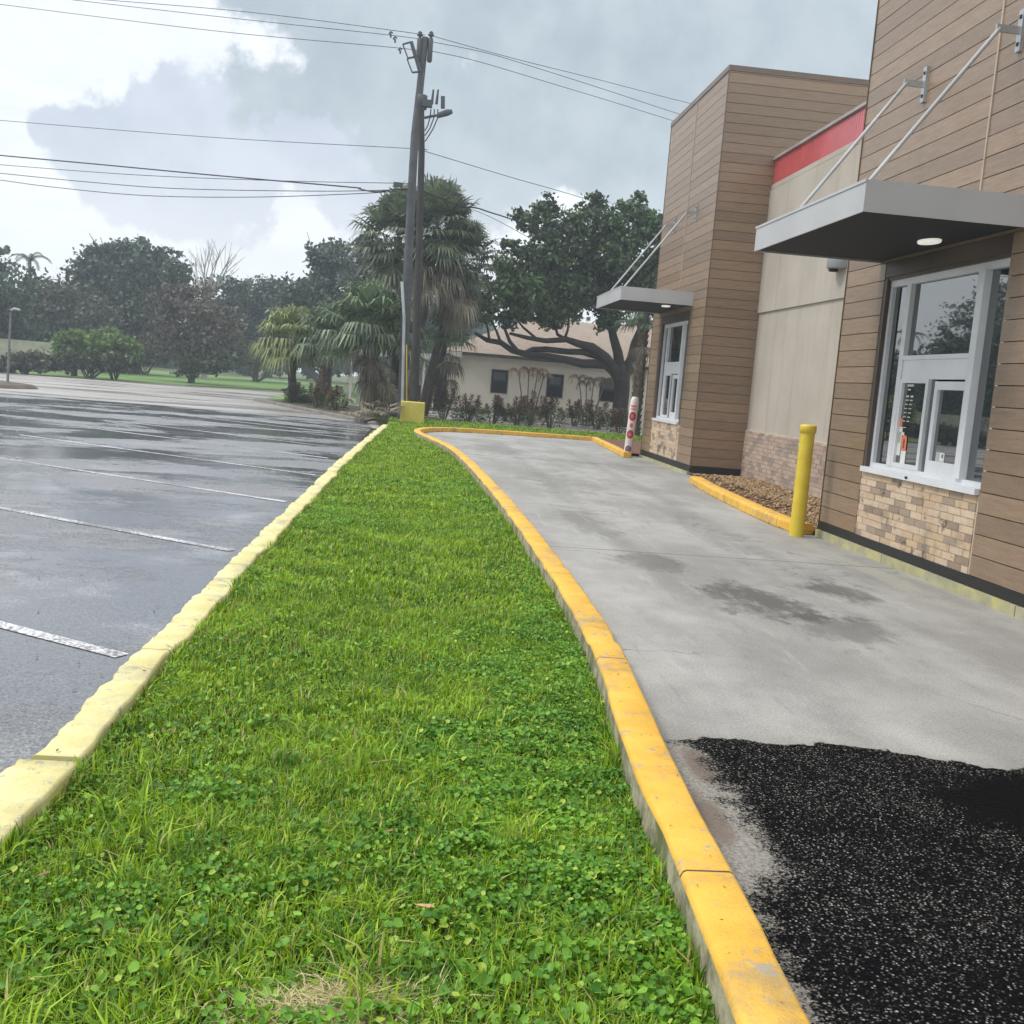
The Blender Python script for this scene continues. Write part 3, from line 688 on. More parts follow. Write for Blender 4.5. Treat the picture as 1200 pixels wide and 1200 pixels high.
def medal(zc, rw, rh, mt, ang=math.radians(-105), name='medallion'):
    g = MB(); n = 18; R0 = .105; vs = [(0, 0)] + [(math.cos(2 * math.pi * k / n), math.sin(2 * math.pi * k / n)) for k in range(n)]
    V = []
    for rr in (R0, ):
        for ring in (0, .5, 1):
            for k in range(n if ring else 1):
                u = ring * rw * math.cos(2 * math.pi * k / n); v = ring * rh * math.sin(2 * math.pi * k / n); a = ang + u / R0
                r_ = R0 + .003; V.append((B2[0] + r_ * math.cos(a), B2[1] + r_ * math.sin(a), zc + v))
    fs = [(0, 1 + k, 1 + (k + 1) % n) for k in range(n)] + [(1 + k, 1 + n + k, 1 + n + (k + 1) % n, 1 + (k + 1) % n) for k in range(n)]
    g.add(V, fs); g.build(name, mt, b2)
medal(1.19, .075, .022, mr2); medal(1.12, .075, .018, mr2, name='sleeve_print'); medal(.95, .085, .105, mr); medal(.955, .035, .05, mr2, name='sleeve_print'); medal(.74, .04, .055, mr2); medal(.53, .085, .10, mr); medal(.515, .04, .045, mr2, name='sleeve_print'); medal(.18, .075, .085, mp_)
b2.rotation_euler = (0, math.radians(2.5), 0)

m_box = M('guard_yellow', (.62, .52, .10), .6, .08, 3, .2, 40)
g = MB(); g.box(-.48, .28, 34.0, 34.55, -.05, .66); bx_ = g.build('pole_guard_box', m_box, loc=(-.1, 34.3, 0)); tag(bx_, 'yellow painted concrete box in front of the utility poles', 'concrete box')
bv = bx_.modifiers.new('b', 'BEVEL'); bv.width = .02; bv.segments = 2

# ------------------------------------------------------------------ utility poles and wires
m_wood1 = M('weathered_pole', (.075, .08, .09), .8, .2, 3, .4, 30); m_wood2 = M('dark_pole', (.035, .030, .030), .85, .2, 3, .4, 30)
m_metal = M('dark_metal', (.05, .055, .06), .5); m_wire = M('wire_black', (.02, .02, .022), .6)
YA, YB = 37.0, 35.6
pa0 = P(470.5, 486, YA); pa1 = P(498.5, 44, YA)
UA = tag(empty('utility_pole', (pa0[0], YA, -.03)), 'tall pale weathered utility pole carrying the switches and wires', 'utility pole')
g = MB(); g.tube([(pa0[0], YA, -.06), P(480.5, 260, YA), P(486, 160, YA), pa1], [.16, .145, .135, .11], 14); g.build('shaft', m_wood1, UA)
g = MB(); q = P(494, 120, YA); g.lathe((q[0], q[1], q[2] - .22), [(.17, 0), (.19, .02), (.19, .42), (.17, .45)], 14); g.build('collar', m_metal, UA)
for px, name in ((491, 'transformer_can'), (504, 'transformer_can')):
    q = P(px, 60, YA - .05); g = MB(); g.lathe((q[0], q[1], q[2] - .35), [(.06, 0), (.085, .05), (.085, .72), (.05, .78), (.05, .82), (.10, .84), (.10, .88), (.05, .9), (.08, .93), (.03, .98)], 12); g.build('insulator', m_metal, UA)
for cx, cy in ((479, 58), (484, 75)):
    g = MB(); a, b_, c_, d_ = P(cx - 7, cy - 6, YA - .3), P(cx + 3, cy - 9, YA - .3), P(cx + 8, cy + 9, YA - .3), P(cx - 1, cy + 10, YA - .3)
    g.tube([a, b_], .03, 6); g.tube([b_, c_], .06, 8); g.tube([c_, d_], .03, 6); g.tube([d_, a], .022, 6); g.tube([c_, P(493, cy + 2, YA)], .02, 6); g.build('fuse_cutout', m_metal, UA)
for cx, cy in ((458, 38), (463, 44), (469, 57)):
    g = MB(); g.tube([P(cx - 2, cy + 2, YA), P(cx, cy - 1, YA), P(cx + 2, cy + 1, YA)], .035, 6); g.tube([P(cx, cy + 2, YA), P(cx, cy + 6, YA)], .03, 6); g.build('wire_clamp', m_metal, UA)
g = MB()
for px in (508, 513.5): g.tube([P(px, 105, YA - .2), P(px - 2, 122, YA - .2)], [.03, .05], 8)
g.tube([P(519, 113, YA - .2), P(519, 127, YA - .2)], .07, 8); g.box(*[P(503, 0, YA)[0], P(515, 0, YA)[0]], YA - .3, YA - .1, P(508, 128, YA)[2], P(508, 120, YA)[2]); g.tube([P(500, 123, YA), P(504, 124, YA - .2)], .04, 6); g.build('surge_arrester', m_metal, UA)
for k, (x1, y1) in enumerate(((498, 153), (498, 159), (498, 166))):
    g = MB(); g.tube([P(505 + k * 4, 128, YA - .2), P(504 + k * 4.5, 138, YA - .22), P(501 + k * 3, 148 + k * 2, YA - .2), P(x1, y1, YA - .1)], .02, 6); g.build('riser_cable', m_wire, UA)
g = MB(); g.tube([P(498, 138, YA), P(507, 136, YA - .2), P(514, 135, YA - .25)], .045, 8); g.tube([P(513, 135.5, YA - .25), P(524, 132, YA - .3), P(530, 130.5, YA - .3)], [.09, .11, .07], 10); g.build('street_light', m_wood1, UA)
g = MB(); g.tube([P(476.5, 404, YA - .6), P(476.5, 473, YA - .6)], .022, 6); g.build('guy_guard', M('guard_plastic_yellow', (.65, .42, .03), .5), UA)
g = MB(); g.tube([P(471, 330, YA - .25), P(473.5, 372, YA - .3), P(471.5, 470, YA - .3)], .05, 8); g.build('conduit', M('conduit_grey', (.45, .47, .48), .5), UA)
pb0 = P(485.5, 476, YB)
UB = tag(empty('utility_pole', (pb0[0], YB, -.03)), 'darker brown utility pole rising right behind the yellow box', 'utility pole')
g = MB(); g.tube([(pb0[0], YB, -.06), P(491, 300, YB), P(494, 180, YB), P(493.5, 126, YB)], [.15, .115, .105, .10], 14); g.build('shaft', m_wood2, UB)
g = MB(); q = P(487, 460, YB); g.lathe((q[0], q[1], q[2] - .25), [(.165, 0), (.165, .5)], 14); g.build('ground_sleeve', m_wood2, UB)
GW = 'overhead wires at the utility poles'
def wire(px, Y0, Y1, label, r=.011, xe=None):
    x0, x1 = px[0][0], px[-1][0]
    # dense smooth sampling through the measured points
    pts = [Vector(P(a, b, Y0 + (Y1 - Y0) * (a - x0) / (x1 - x0))) for a, b in px]
    out = []
    for i in range(len(pts) - 1):
        p0 = pts[max(i - 1, 0)]; p1 = pts[i]; p2_ = pts[i + 1]; p3_ = pts[min(i + 2, len(pts) - 1)]
        for k in range(6):
            u = k / 6; out.append(.5 * ((2 * p1) + (p2_ - p0) * u + (2 * p0 - 5 * p1 + 4 * p2_ - p3_) * u * u + (3 * p1 - p0 - 3 * p2_ + p3_) * u ** 3))
    out.append(pts[-1])
    g = MB(); g.tube(out, r, 5); tag(g.build('overhead_wire', m_wire, loc=tuple(pts[0])), label, 'wire', GW)
wire([(498, 41), (456, 35), (290, 14), (125, 0), (-60, -14)], YA, 46, 'topmost thin wire running left from the pole head')
wire([(498, 47), (456, 41), (270, 21), (87, 0), (-60, -18)], YA, 46.4, 'second thin wire running left from the pole head, just under the topmost')
wire([(485, 60), (465, 56), (250, 36), (0, 5), (-60, -3)], YA, 46.8, 'third thin wire running left from the pole head, below the close pair')
wire([(485, 175), (481, 174), (250, 161), (0, 141), (-60, 136)], YA, 46, 'lone thin wire running left halfway between the pole head and the cable bundle')
wire([(478, 221), (460, 222), (446, 224.5), (433, 224), (420, 221), (408, 219), (258, 206), (120, 193), (0, 182), (-60, 176)], YA, 45, 'thick kinked telephone cable, uppermost of the bundle on the left', .024)
wire([(478, 215), (462, 214.6), (333, 212), (160, 205), (0, 193), (-60, 188)], YA, 45, 'straight taut cable of the bundle ending at the small grey splice box', .012)
wire([(478, 222), (375, 224), (208, 221), (100, 213), (0, 203), (-60, 197)], YA, 45, 'sagging cable of the left bundle, second from its bottom', .014)
wire([(478, 223), (417, 227), (292, 231), (167, 229), (60, 219), (0, 211), (-60, 204)], YA, 45, 'lowest most sagging cable of the left bundle', .014)
wire([(506, 42), (600, 68), (700, 93), (808, 121), (900, 142)], YA, 48, 'uppermost thin wire running right from the pole head towards the tower')
wire([(506, 49), (570, 62), (630, 80), (715, 107), (797, 134), (900, 166)], YA, 48, 'middle thin wire running right from the pole head towards the tower')
wire([(506, 60), (560, 72), (647, 98), (720, 120), (787, 141), (900, 176)], YA, 48, 'lowest of the three thin wires running right from the pole head')
wire([(494, 176), (540, 190), (603, 209), (683, 232), (800, 270)], YA, 46, 'lone wire running right from mid pole towards the oak crown', .012)
wire([(490, 222), (530, 237), (545, 242), (560, 244), (572, 248), (597, 256), (640, 272)], YA, 42, 'thick drooping cable running right between the palm heads and the oak', .026)
wire([(490, 223), (530, 239), (560, 248), (590, 262), (640, 290)], YA, 42, 'thin slack line hanging below the thick cable towards the oak', .010)
g = MB(); a = P(461, 218, YA - .1); b_ = P(472, 215, YA); g.box(a[0], b_[0], YA - .16, YA - .04, a[2], b_[2]); tag(g.build('splice_box', m_metal, loc=(a[0], YA, a[2])), 'small grey splice box strung on the cable left of the pale pole', 'splice box')

# ------------------------------------------------------------------ house
m_house = M('cream_stucco', (.76, .72, .62), .85, .07, .7, .2, 60)
m_trimw = M('white_trim', (.62, .62, .60), .5, .06); m_fas = M('dark_fascia', (.07, .065, .06), .7)
m = bpy.data.materials.new('shingles'); t = NT(m); br = t.n('ShaderNodeTexBrick'); mp2 = t.n('ShaderNodeMapping'); t.l(t.P, mp2.inputs[0]); mp2.inputs['Rotation'].default_value = (0, 0, 0)
t.l(mp2.outputs[0], br.inputs['Vector']); br.inputs['Scale'].default_value = 3; br.inputs['Color1'].default_value = (.31, .245, .19, 1); br.inputs['Color2'].default_value = (.43, .355, .28, 1); br.inputs['Mortar'].default_value = (.16, .11, .09, 1); br.inputs['Mortar Size'].default_value = .03
t.out(t.mix(t.ramp(t.noise(1.2, 5), .3, .7, 0, .5), br.outputs[0], (.28, .22, .19)), .85)
m_roof = m
HY = 49.0
HR = tag(empty('house', (8, 53, -.1)), 'long low cream stucco house with brown shingle roof behind the oak', 'house')
g = MB(); g.box(2.03, 24, HY, 58, -.12, 2.62); g.box(1.5, 2.03, HY - .03, 57.97, -.12, 2.62); g.build('wall', m_house, HR)
g = MB(); ez = 2.72; e0 = HY - .55
g.add([(1.0, e0, ez), (25, e0, ez), (25, 58.5, ez), (1.0, 58.5, ez), (5.2, 53.8, 4.78), (22, 53.8, 4.78)], [(0, 1, 5, 4), (1, 2, 5), (2, 3, 4, 5), (3, 0, 4)]); rf = g.build('roof', m_roof, HR)
g = MB(); g.box(.98, 25.02, e0 - .03, 58.53, 2.58, 2.715); g.build('fascia', m_fas, rf, ORG[HR.name])
g = MB(); g.box(.98, 1.9, e0 - .06, e0 - .035, 2.45, 2.70); g.box(1.44, 1.56, HY - .12, HY - .04, -.1, 2.56); g.build_each('corner_post', m_trimw, HR)
m_wdark = bpy.data.materials.new('dark_house_glass'); t = NT(m_wdark); t.out((.012, .018, .028), .08, IOR=1.5)
for x0 in (3.32, 5.88, 8.36, 11.2, 13.8):
    z0, z1 = .98, 2.06; g = MB(); wd = .78
    g.box(x0, x0 + .05, HY - .035, HY + .01, z0, z1); g.box(x0 + wd - .05, x0 + wd, HY - .035, HY + .01, z0, z1); g.box(x0 + .05, x0 + wd - .05, HY - .035, HY + .01, z1 - .05, z1); g.box(x0 + .05, x0 + wd - .05, HY - .035, HY + .01, z0, z0 + .05); g.box(x0 + .05, x0 + wd - .05, HY - .03, HY + .01, (z0 + z1) / 2 - .02, (z0 + z1) / 2 + .02)
    w_ = g.build('window', m_metal, HR)
    g = MB(); g.box(x0 + .04, x0 + wd - .04, HY - .012, HY - .004, z0 + .04, z1 - .04); g.build('pane', m_wdark, w_, ORG[HR.name])
    g = MB(); g.box(x0 + .10, x0 + wd - .12, HY - .016, HY - .0125, (z0 + z1) / 2 + .06, z1 - .12); g.build('blind', M('blind_grey', (.07, .085, .10), .6), w_, ORG[HR.name])
    g = MB(); g.box(x0 - .04, x0 + wd + .04, HY - .07, HY - .001, z0 - .06, z0 - .002); g.build('sill', m_trimw, w_, ORG[HR.name])
g = MB(); g.box(-3.2, 1.4, 50.5, 56, 2.30, 2.55); g.build('porch_roof', m_trimw, HR)
g = MB(); g.box(-.2, .78, 54.0, 54.1, -.1, 1.75); g.box(-3.0, -.3, 54, 54.1, -.1, 1.75); g.build('porch_screen', M('porch_panel', (.40, .42, .43), .6), HR)
g = MB(); g.box(.85, 1.45, 54.0, 54.1, -.1, 2.3); g.build('door', m_wdark, HR)
for x in (-3.1, -1.2, .25): g = MB(); g.box(x - .05, x + .05, 50.6, 50.7, -.1, 2.3); g.build('post', m_trimw, HR)
# low timber rail in front of the house
g = MB(); g.box(1.2, 3.2, 45.6, 45.75, .12, .26); rl = g.build('low_rail', M('rail_grey', (.25, .23, .2), .8), loc=(2.2, 45.7, -.1)); tag(rl, 'low grey timber rail at the left corner of the cream house', 'rail')
for x in (1.5, 2.9): g = MB(); g.box(x - .05, x + .05, 45.62, 45.73, -.12, .12); g.build('post', m_trimw, rl)

# ------------------------------------------------------------------ vegetation builders
m_bark = M('bark', (.055, .045, .038), .9, .3, 4, .7, 25); m_bark_dk = M('oak_bark', (.022, .019, .017), .9, .3, 4, .7, 25); m_boot = M('palm_trunk', (.13, .105, .085), .9, .3, 6, .7, 20, island=.4)
def crown_points(blobs, Y, n, clump=.15, upper=0):
    """points in clumps inside spheres given as photo px,py,r at depth Y (dy offset optional)"""
    out = []; vol = np.array([b[2] ** 2.3 for b in blobs]); vol /= vol.sum()
    for b, v in zip(blobs, vol):
        dy = b[3] if len(b) > 3 else 0
        c = np.array(P(b[0], b[1], Y + dy)); r = b[2] * PM(Y + dy)
        nc = max(6, int(n * v / 26)); d = rand_dirs(nc); rad = r * rg.uniform(.25, 1.08, nc) ** .6
        cc = c + d * rad[:, None] * np.array([1, 1, .9])
        per = max(4, int(n * v / nc))
        cs = r * clump + .10
        pts = cc[:, None] + rg.normal(size=(nc, per, 3)) * cs * rg.uniform(.5, 1.1, (nc, 1, 1)) * np.array([1, 1, .6])
        out.append(pts.reshape(-1, 3))
    return np.concatenate(out)
def crown_obj(name, C, size, matr, parent, aspect=.6):
    V, Fq = leaf_quads(C, size, aspect); o0 = np.array(ORG[parent.name]) if parent is not None else np.zeros(3)
    return link(name, np_mesh(name, V - o0, [Fq]), matr, parent, tuple(o0))
def limbs(mb, base, targets, r0, R):
    base = Vector(base)
    top = base + Vector((R.uniform(-.2, .2), 0, (Vector(targets[0]) - base).z * .35))
    mb.tube([base - Vector((0, 0, .1)), base + (top - base) * .5, top], [r0 * 1.25, r0, r0 * .9], 10)
    for tg in targets:
        tg = Vector(tg); mid = top.lerp(tg, .5) + Vector((R.uniform(-.1, .1), R.uniform(-.1, .1), R.uniform(-.05, .12))) * (tg - top).length
        mb.tube([top - Vector((0, 0, .1)), mid, tg], [r0 * .6, r0 * .35, r0 * .12], 7)
        for _ in range(3):
            e = tg + Vector((R.uniform(-1, 1), R.uniform(-1, 1), R.uniform(-.3, .9))) * (tg - top).length * .3
            mb.tube([mid.lerp(tg, R.uniform(.1, .7)), e], [r0 * .2, r0 * .06], 5)
def tree(name, label, cat, Y, bx, blobs, n, leaf, matr, r0=.22, bark=None, group=None, seed=0, zg=-.12):
    R = random.Random(seed); b = P(bx, 430, Y); root = tag(empty(name, (b[0], Y, zg)), label, cat, group)
    g = MB(); tg = [P(q[0], q[1], Y + (q[3] if len(q) > 3 else 0)) for q in blobs[:8]]
    limbs(g, (b[0], Y, zg), tg, r0, R); g.build('trunk', bark or m_bark, root)
    crown_obj('crown', crown_points(blobs, Y, int(n * 1.9)), leaf * .68, matr, root)
    return root
lm_dark = leafmat('leaf_dark', (.030, .054, .040), (.080, .125, .075), .2, .5, patch=.4, pstr=.5)  # far trees: green lightened and blued, some haze put into the colour
lm_oak = leafmat('leaf_oak', (.018, .045, .016), (.075, .14, .05), .22, .45, patch=.6, pstr=.5)
lm_blue = leafmat('leaf_bluegreen', (.028, .052, .040), (.08, .125, .085), .2, .5, patch=.4, pstr=.4)  # distant foliage with a pale blue haze tint painted into its colour
lm_brown = leafmat('leaf_brownish', (.075, .065, .055), (.17, .145, .12), .2, .6, patch=.5, pstr=.4)
lm_vine = leafmat('leaf_viny', (.045, .055, .042), (.13, .135, .10), .2, .6, patch=.5, pstr=.4)  # viny grey-green, lightened so the colour itself carries some haze
lm_light = leafmat('leaf_light', (.08, .15, .03), (.17, .27, .07), .3, .5, patch=.8)
lm_hedge = leafmat('leaf_hedge', (.022, .04, .018), (.06, .085, .035), .2, .5, patch=.5)

GT = 'trees across the street'
tree('broadleaf_tree', 'dark tree cut by the left frame edge, its peak the leftmost', 'tree', 74, -25, [(-40, 355, 65), (5, 330, 34), (-5, 303, 20), (-70, 330, 60), (-20, 395, 60), (20, 400, 38)], 6500, .26, lm_dark, group=GT, seed=1)
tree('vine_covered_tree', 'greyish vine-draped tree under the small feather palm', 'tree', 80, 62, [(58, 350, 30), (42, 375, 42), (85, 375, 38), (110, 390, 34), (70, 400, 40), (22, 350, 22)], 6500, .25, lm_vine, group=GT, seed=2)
tree('broadleaf_tree', 'largest round dark tree, highest crown of the left tree line', 'tree', 86, 160, [(150, 318, 34), (112, 318, 27), (190, 322, 30), (150, 365, 52), (125, 300, 18), (165, 298, 18), (200, 350, 28), (98, 340, 20)], 9500, .27, lm_dark, .35, group=GT, seed=3)
tree('thin_tree', 'brownish half-bare tree in front of the large round crown', 'tree', 70, 226, [(216, 378, 38), (196, 352, 24), (244, 398, 30), (230, 352, 24), (190, 400, 26), (262, 382, 24)], 3800, .2, lm_brown, .16, group=GT, seed=4)
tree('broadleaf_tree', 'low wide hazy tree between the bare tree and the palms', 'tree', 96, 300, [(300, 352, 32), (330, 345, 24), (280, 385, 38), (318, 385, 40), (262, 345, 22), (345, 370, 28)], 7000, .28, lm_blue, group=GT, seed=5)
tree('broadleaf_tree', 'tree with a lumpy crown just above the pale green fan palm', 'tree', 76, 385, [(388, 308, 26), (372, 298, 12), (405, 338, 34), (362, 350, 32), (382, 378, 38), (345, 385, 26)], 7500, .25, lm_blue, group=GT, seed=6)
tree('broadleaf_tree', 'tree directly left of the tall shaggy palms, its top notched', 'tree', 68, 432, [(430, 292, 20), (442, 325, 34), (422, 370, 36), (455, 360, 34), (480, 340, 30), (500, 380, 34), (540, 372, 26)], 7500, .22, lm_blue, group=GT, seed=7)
# beyond the left frame edge, mirrored by the service windows
tree('broadleaf_tree', 'dark tree outside the frame on the left, seen mirrored in the windows', 'tree', 72, -150, [(-150, 300, 80), (-115, 350, 50), (-200, 270, 80), (-180, 390, 80), (-110, 395, 50)], 6500, .28, lm_dark, group=GT, seed=8)
tree('broadleaf_tree', 'tall dark tree farther out of the frame on the left, mirrored in the windows', 'tree', 66, -330, [(-330, 280, 95), (-265, 300, 75), (-400, 270, 80), (-300, 390, 90)], 6500, .28, lm_dark, group=GT, seed=9)
tree('broadleaf_tree', 'tallest dark tree just outside the frame on the left, mirrored in the near window', 'tree', 100, -100, [(-100, 280, 58), (-62, 310, 34), (-130, 250, 50), (-95, 340, 55), (-60, 370, 45), (-150, 350, 60)], 6500, .3, lm_dark, group=GT, seed=12)
# bare tree
g = MB(); R = random.Random(11); b = Vector(P(240, 430, 84)); root = tag(empty('bare_tree', (b.x, 84, -.12)), 'leafless whitish tree with branches fanning against the sky', 'tree', GT)
top = Vector(P(240, 345, 84)); g.tube([(b.x, 84, -.15), top], [.25, .14], 8)
for k in range(15):
    ex = 222 + k * 4.3 + R.uniform(-3, 3); ey = 292 + abs(k - 6) * 1.8 + R.uniform(-6, 10)
    e = Vector(P(ex, ey, 84 + R.uniform(-2, 2))); mdp = top.lerp(e, .45) + Vector((R.uniform(-.3, .3), 0, -.2))
    g.tube([top - Vector((0, 0, R.uniform(0, 1.5))), mdp, e], [.07, .045, .018], 5)
    for _ in range(3):
        e2 = e + Vector((R.uniform(-.9, .9), R.uniform(-.5, .5), R.uniform(-.2, .9))); g.tube([mdp.lerp(e, R.uniform(.2, .8)), e2], [.028, .012], 4)
g.build('trunk', M('bare_wood', (.33, .30, .28), .9), root)
# rounded shrubs across the street
GS = 'shrubs across the street'
def shrub(name, label, Y, bx, blobs, n, leaf, matr, seed, group=GS):
    R = random.Random(seed); b = P(bx, 430, Y); root = tag(empty(name, (b[0], Y, -.12)), label, 'shrub', group)
    g = MB()
    for _ in range(7):
        q = R.choice(blobs); e = Vector(P(q[0] + R.uniform(-.5, .5) * q[2], q[1], Y)); g.tube([(b[0] + R.uniform(-.2, .2), Y, -.15), (Vector((b[0], Y, .3)) + e) / 2, e], [.05, .035, .01], 5)
    g.build('stem', m_bark, root)
    C = crown_points(blobs, Y, n); C = C[C[:, 2] > -.1]; crown_obj('foliage', C, leaf, matr, root)
shrub('round_shrub', 'pale green rounded shrub, left one of the bright pair across the street', 64, 88, [(88, 402, 17), (80, 412, 14), (100, 410, 14)], 3000, .14, lm_light, 1)
shrub('round_shrub', 'larger pale green shrub, right one of the bright pair across the street', 63, 134, [(128, 402, 19), (145, 408, 17), (118, 410, 14), (155, 412, 10)], 3600, .14, lm_light, 2)
shrub('low_shrub', 'dark sprawling shrub in front of the bright green pair', 61.5, 105, [(60, 424, 10), (80, 423, 12), (105, 424, 12), (130, 425, 12), (150, 427, 9)], 3600, .12, lm_hedge, 3)
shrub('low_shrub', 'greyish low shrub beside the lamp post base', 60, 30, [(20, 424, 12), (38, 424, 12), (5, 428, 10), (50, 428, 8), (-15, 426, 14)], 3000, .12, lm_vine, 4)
shrub('low_shrub', 'dark mound of brush at the foot of the half-bare tree', 68, 222, [(222, 428, 12), (212, 432, 8), (238, 430, 10), (250, 428, 10), (262, 424, 12)], 2600, .12, lm_hedge, 5)
shrub('low_shrub', 'dark brush behind the trunk of the pale green fan palm', 90, 300, [(280, 415, 14), (300, 412, 16), (320, 412, 16), (345, 415, 14), (365, 418, 14), (255, 412, 16)], 4200, .18, lm_hedge, 6)
shrub('low_shrub', 'dark low foliage under the large round tree', 84, 170, [(150, 405, 20), (175, 410, 18), (195, 408, 18), (120, 400, 20), (90, 398, 18)], 4200, .18, lm_hedge, 7)
# cream wall across the street
g = MB(); a = P(-60, 392, 70); b_ = P(112, 402, 70); g.box(a[0], b_[0], 70, 70.2, -.14, 1.72); tag(g.build('boundary_wall', M('old_cream_wall', (.36, .35, .28), .9), loc=((a[0] + b_[0]) / 2, 70, -.14)), 'low cream wall behind the shrubs across the street', 'wall')
# hazy distant wood filling behind
def wood():
    C = []
    for k in range(60):
        px = -700 + k * 42 + rnd.uniform(-12, 12); Yd = rnd.uniform(120, 150); py = rnd.uniform(372, 402) + (px - 300) * .06
        if px > 1250: break
        C.append(crown_points([(px, py, rnd.uniform(28, 42)), (px + 15, py + 26, 26), (px - 8, py + 22, 24), (px, py + 42, 15), (px + 20, py + 43, 15), (px - 18, py + 42, 15)], Yd, 1500, .2))
    V, Fq = leaf_quads(np.concatenate(C), .6, .6); tag(link('far_wood', np_mesh('far_wood', V, [Fq]), lm_dark), 'hazy distant wood behind the street trees', 'wood', kind='stuff')
wood()

# fan palms
def frond(vs, fs, o, az, el, pet, fan, nleaf, droop, R, lw=.036, spread=2.3):
    """appends one fan leaf: petiole then radiating leaflets"""
    d = Vector((math.cos(az) * math.cos(el), math.sin(az) * math.cos(el), math.sin(el)))
    side = Vector((-math.sin(az), math.cos(az), 0)); up = side.cross(d) * -1
    if up.z < 0: up = -up
    tip = o + d * pet + Vector((0, 0, -droop * pet * .35))
    d2 = (d + Vector((0, 0, -droop * .5))).normalized(); up2 = side.cross(d2) * -1
    if up2.z < 0: up2 = -up2
    b0 = len(vs); w_ = .014
    vs += [o + side * w_, o - side * w_, tip - side * w_, tip + side * w_]; fs.append((b0, b0 + 1, b0 + 2, b0 + 3))
    for k in range(nleaf):
        a = (k / (nleaf - 1) - .5) * 2 * spread * R.uniform(.93, 1.07)
        l = fan * (1 - .22 * abs(a) / spread) * R.uniform(.8, 1.12)
        ld = d2 * math.cos(a) + side * math.sin(a) + up2 * (.25 * math.cos(a) + .12)
        ld.normalize(); wv = ld.cross(up2).normalized() * lw * fan
        m1 = tip + ld * l * .55; m2 = m1 + (ld * .6 + Vector((0, 0, -droop - R.uniform(0, .45)))) * l * .45
        b0 = len(vs)
        vs += [tip + wv * .3, tip - wv * .3, m1 - wv, m1 + wv, m2]
        fs.append((b0, b0 + 1, b0 + 2, b0 + 3)); fs.append((b0 + 3, b0 + 2, b0 + 4))
def fan_palm(label, Y, bx, cx, cy, rpx, tr, matr, nf=34, skirt=0, seed=0, group='fan palms around the utility poles', boots=False, lean=None, droop=.45, elr=(-.5, 1.45), skl=1.0, zb=-.05):
    R = random.Random(seed); b = P(bx, 460, Y); c = Vector(P(cx, cy, Y)); r = rpx * PM(Y)
    root = tag(empty('fan_palm', (b[0], Y, zb)), label, 'palm', group)
    g = MB(); base = Vector((b[0], Y, zb - .05)); n = 9
    g.tube([base.lerp(c, k / n) + Vector((R.uniform(-.02, .02), R.uniform(-.02, .02), 0)) for k in range(n + 1)], [tr * (1.25 if k == 0 else R.uniform(.93, 1.07)) for k in range(n + 1)], 12)
    if boots:
        hgt = (c - base).length; k = 0; q = .15
        while q < hgt:
            for j in range(5):
                a = j * 1.257 + k * .6; p = base.lerp(c, q / hgt); d = Vector((math.cos(a), math.sin(a), 0)); s = Vector((-d.y, d.x, 0))
                o = p + d * tr * .85; e = p + d * tr * 1.45 + Vector((0, 0, .15)); ww = .05
                g.add([o - s * ww, o + s * ww, e + s * ww * .6, e - s * ww * .6, o - s * ww + Vector((0, 0, -.06)), o + s * ww + Vector((0, 0, -.06))], [(0, 1, 2, 3), (4, 3, 2, 5), (4, 0, 3), (5, 2, 1), (4, 5, 1, 0)])
            q += .11; k += 1
    g.build('trunk', m_boot if boots else m_bark, root)
    vs, fs = [], []
    for i in range(nf):
        az = i * 2.4 + R.uniform(-.3, .3); el = elr[0] + (elr[1] - elr[0]) * ((i + .5) / nf) ** .8 + R.uniform(-.12, .12)
        frond(vs, fs, c, az, el, r * .52 * R.uniform(.8, 1.15), r * .56 * R.uniform(.85, 1.15), 24, droop * (1.25 if el < .3 else .7), R)
    o0 = Vector(ORG[root.name]); me = bpy.data.meshes.new('crown'); me.from_pydata([(v - o0)[:] for v in vs], [], fs); link('crown', me, matr, root, tuple(o0))
    if skirt:
        vs, fs = [], []
        for i in range(skirt):
            az = R.uniform(0, 6.283); el = R.uniform(-1.5, -.75); o = c - Vector((0, 0, R.uniform(0, skl * r)))
            frond(vs, fs, o, az, el, r * .35 * R.uniform(.6, 1.2), r * .55 * R.uniform(.8, 1.2), 16, .8, R, .03, 1.3)
        me = bpy.data.meshes.new('dead_fronds'); me.from_pydata([(v - o0)[:] for v in vs], [], fs); link('dead_fronds', me, lm_dead, root, tuple(o0))
    return root
lm_dead = leafmat('dead_frond', (.11, .10, .07), (.31, .27, .20), .15, .7, patch=.8)
lm_palm = leafmat('palm_green', (.05, .08, .045), (.19, .24, .14), .2, .4)
lm_palm_l = leafmat('palm_light', (.13, .17, .05), (.32, .37, .15), .3, .45)
lm_palm_d = leafmat('palm_mid', (.045, .08, .04), (.17, .24, .12), .2, .45)
fan_palm('small yellowish green fan palm on a thin trunk, leftmost by the street', 46, 343, 343, 398, 56, .17, lm_palm_l, 40, seed=1, droop=.8, elr=(-.5, 1.2))
fan_palm('short fan palm with rough booted trunk, second from the left', 44, 374, 388, 396, 54, .22, lm_palm_d, 36, 0, seed=2, boots=True, droop=.7)
fan_palm('thick booted fan palm with dead leaves at its base, beside the pile of fronds', 38, 437, 434, 384, 72, .27, lm_palm_d, 50, 12, seed=3, boots=True, droop=.65, skl=.6)
fan_palm('tall shaggy palm left of the pale pole, its skirt brown', 42, 463, 466, 278, 70, .16, lm_palm, 58, 22, seed=4, skl=.6, droop=.3, elr=(-1.15, 1.5))
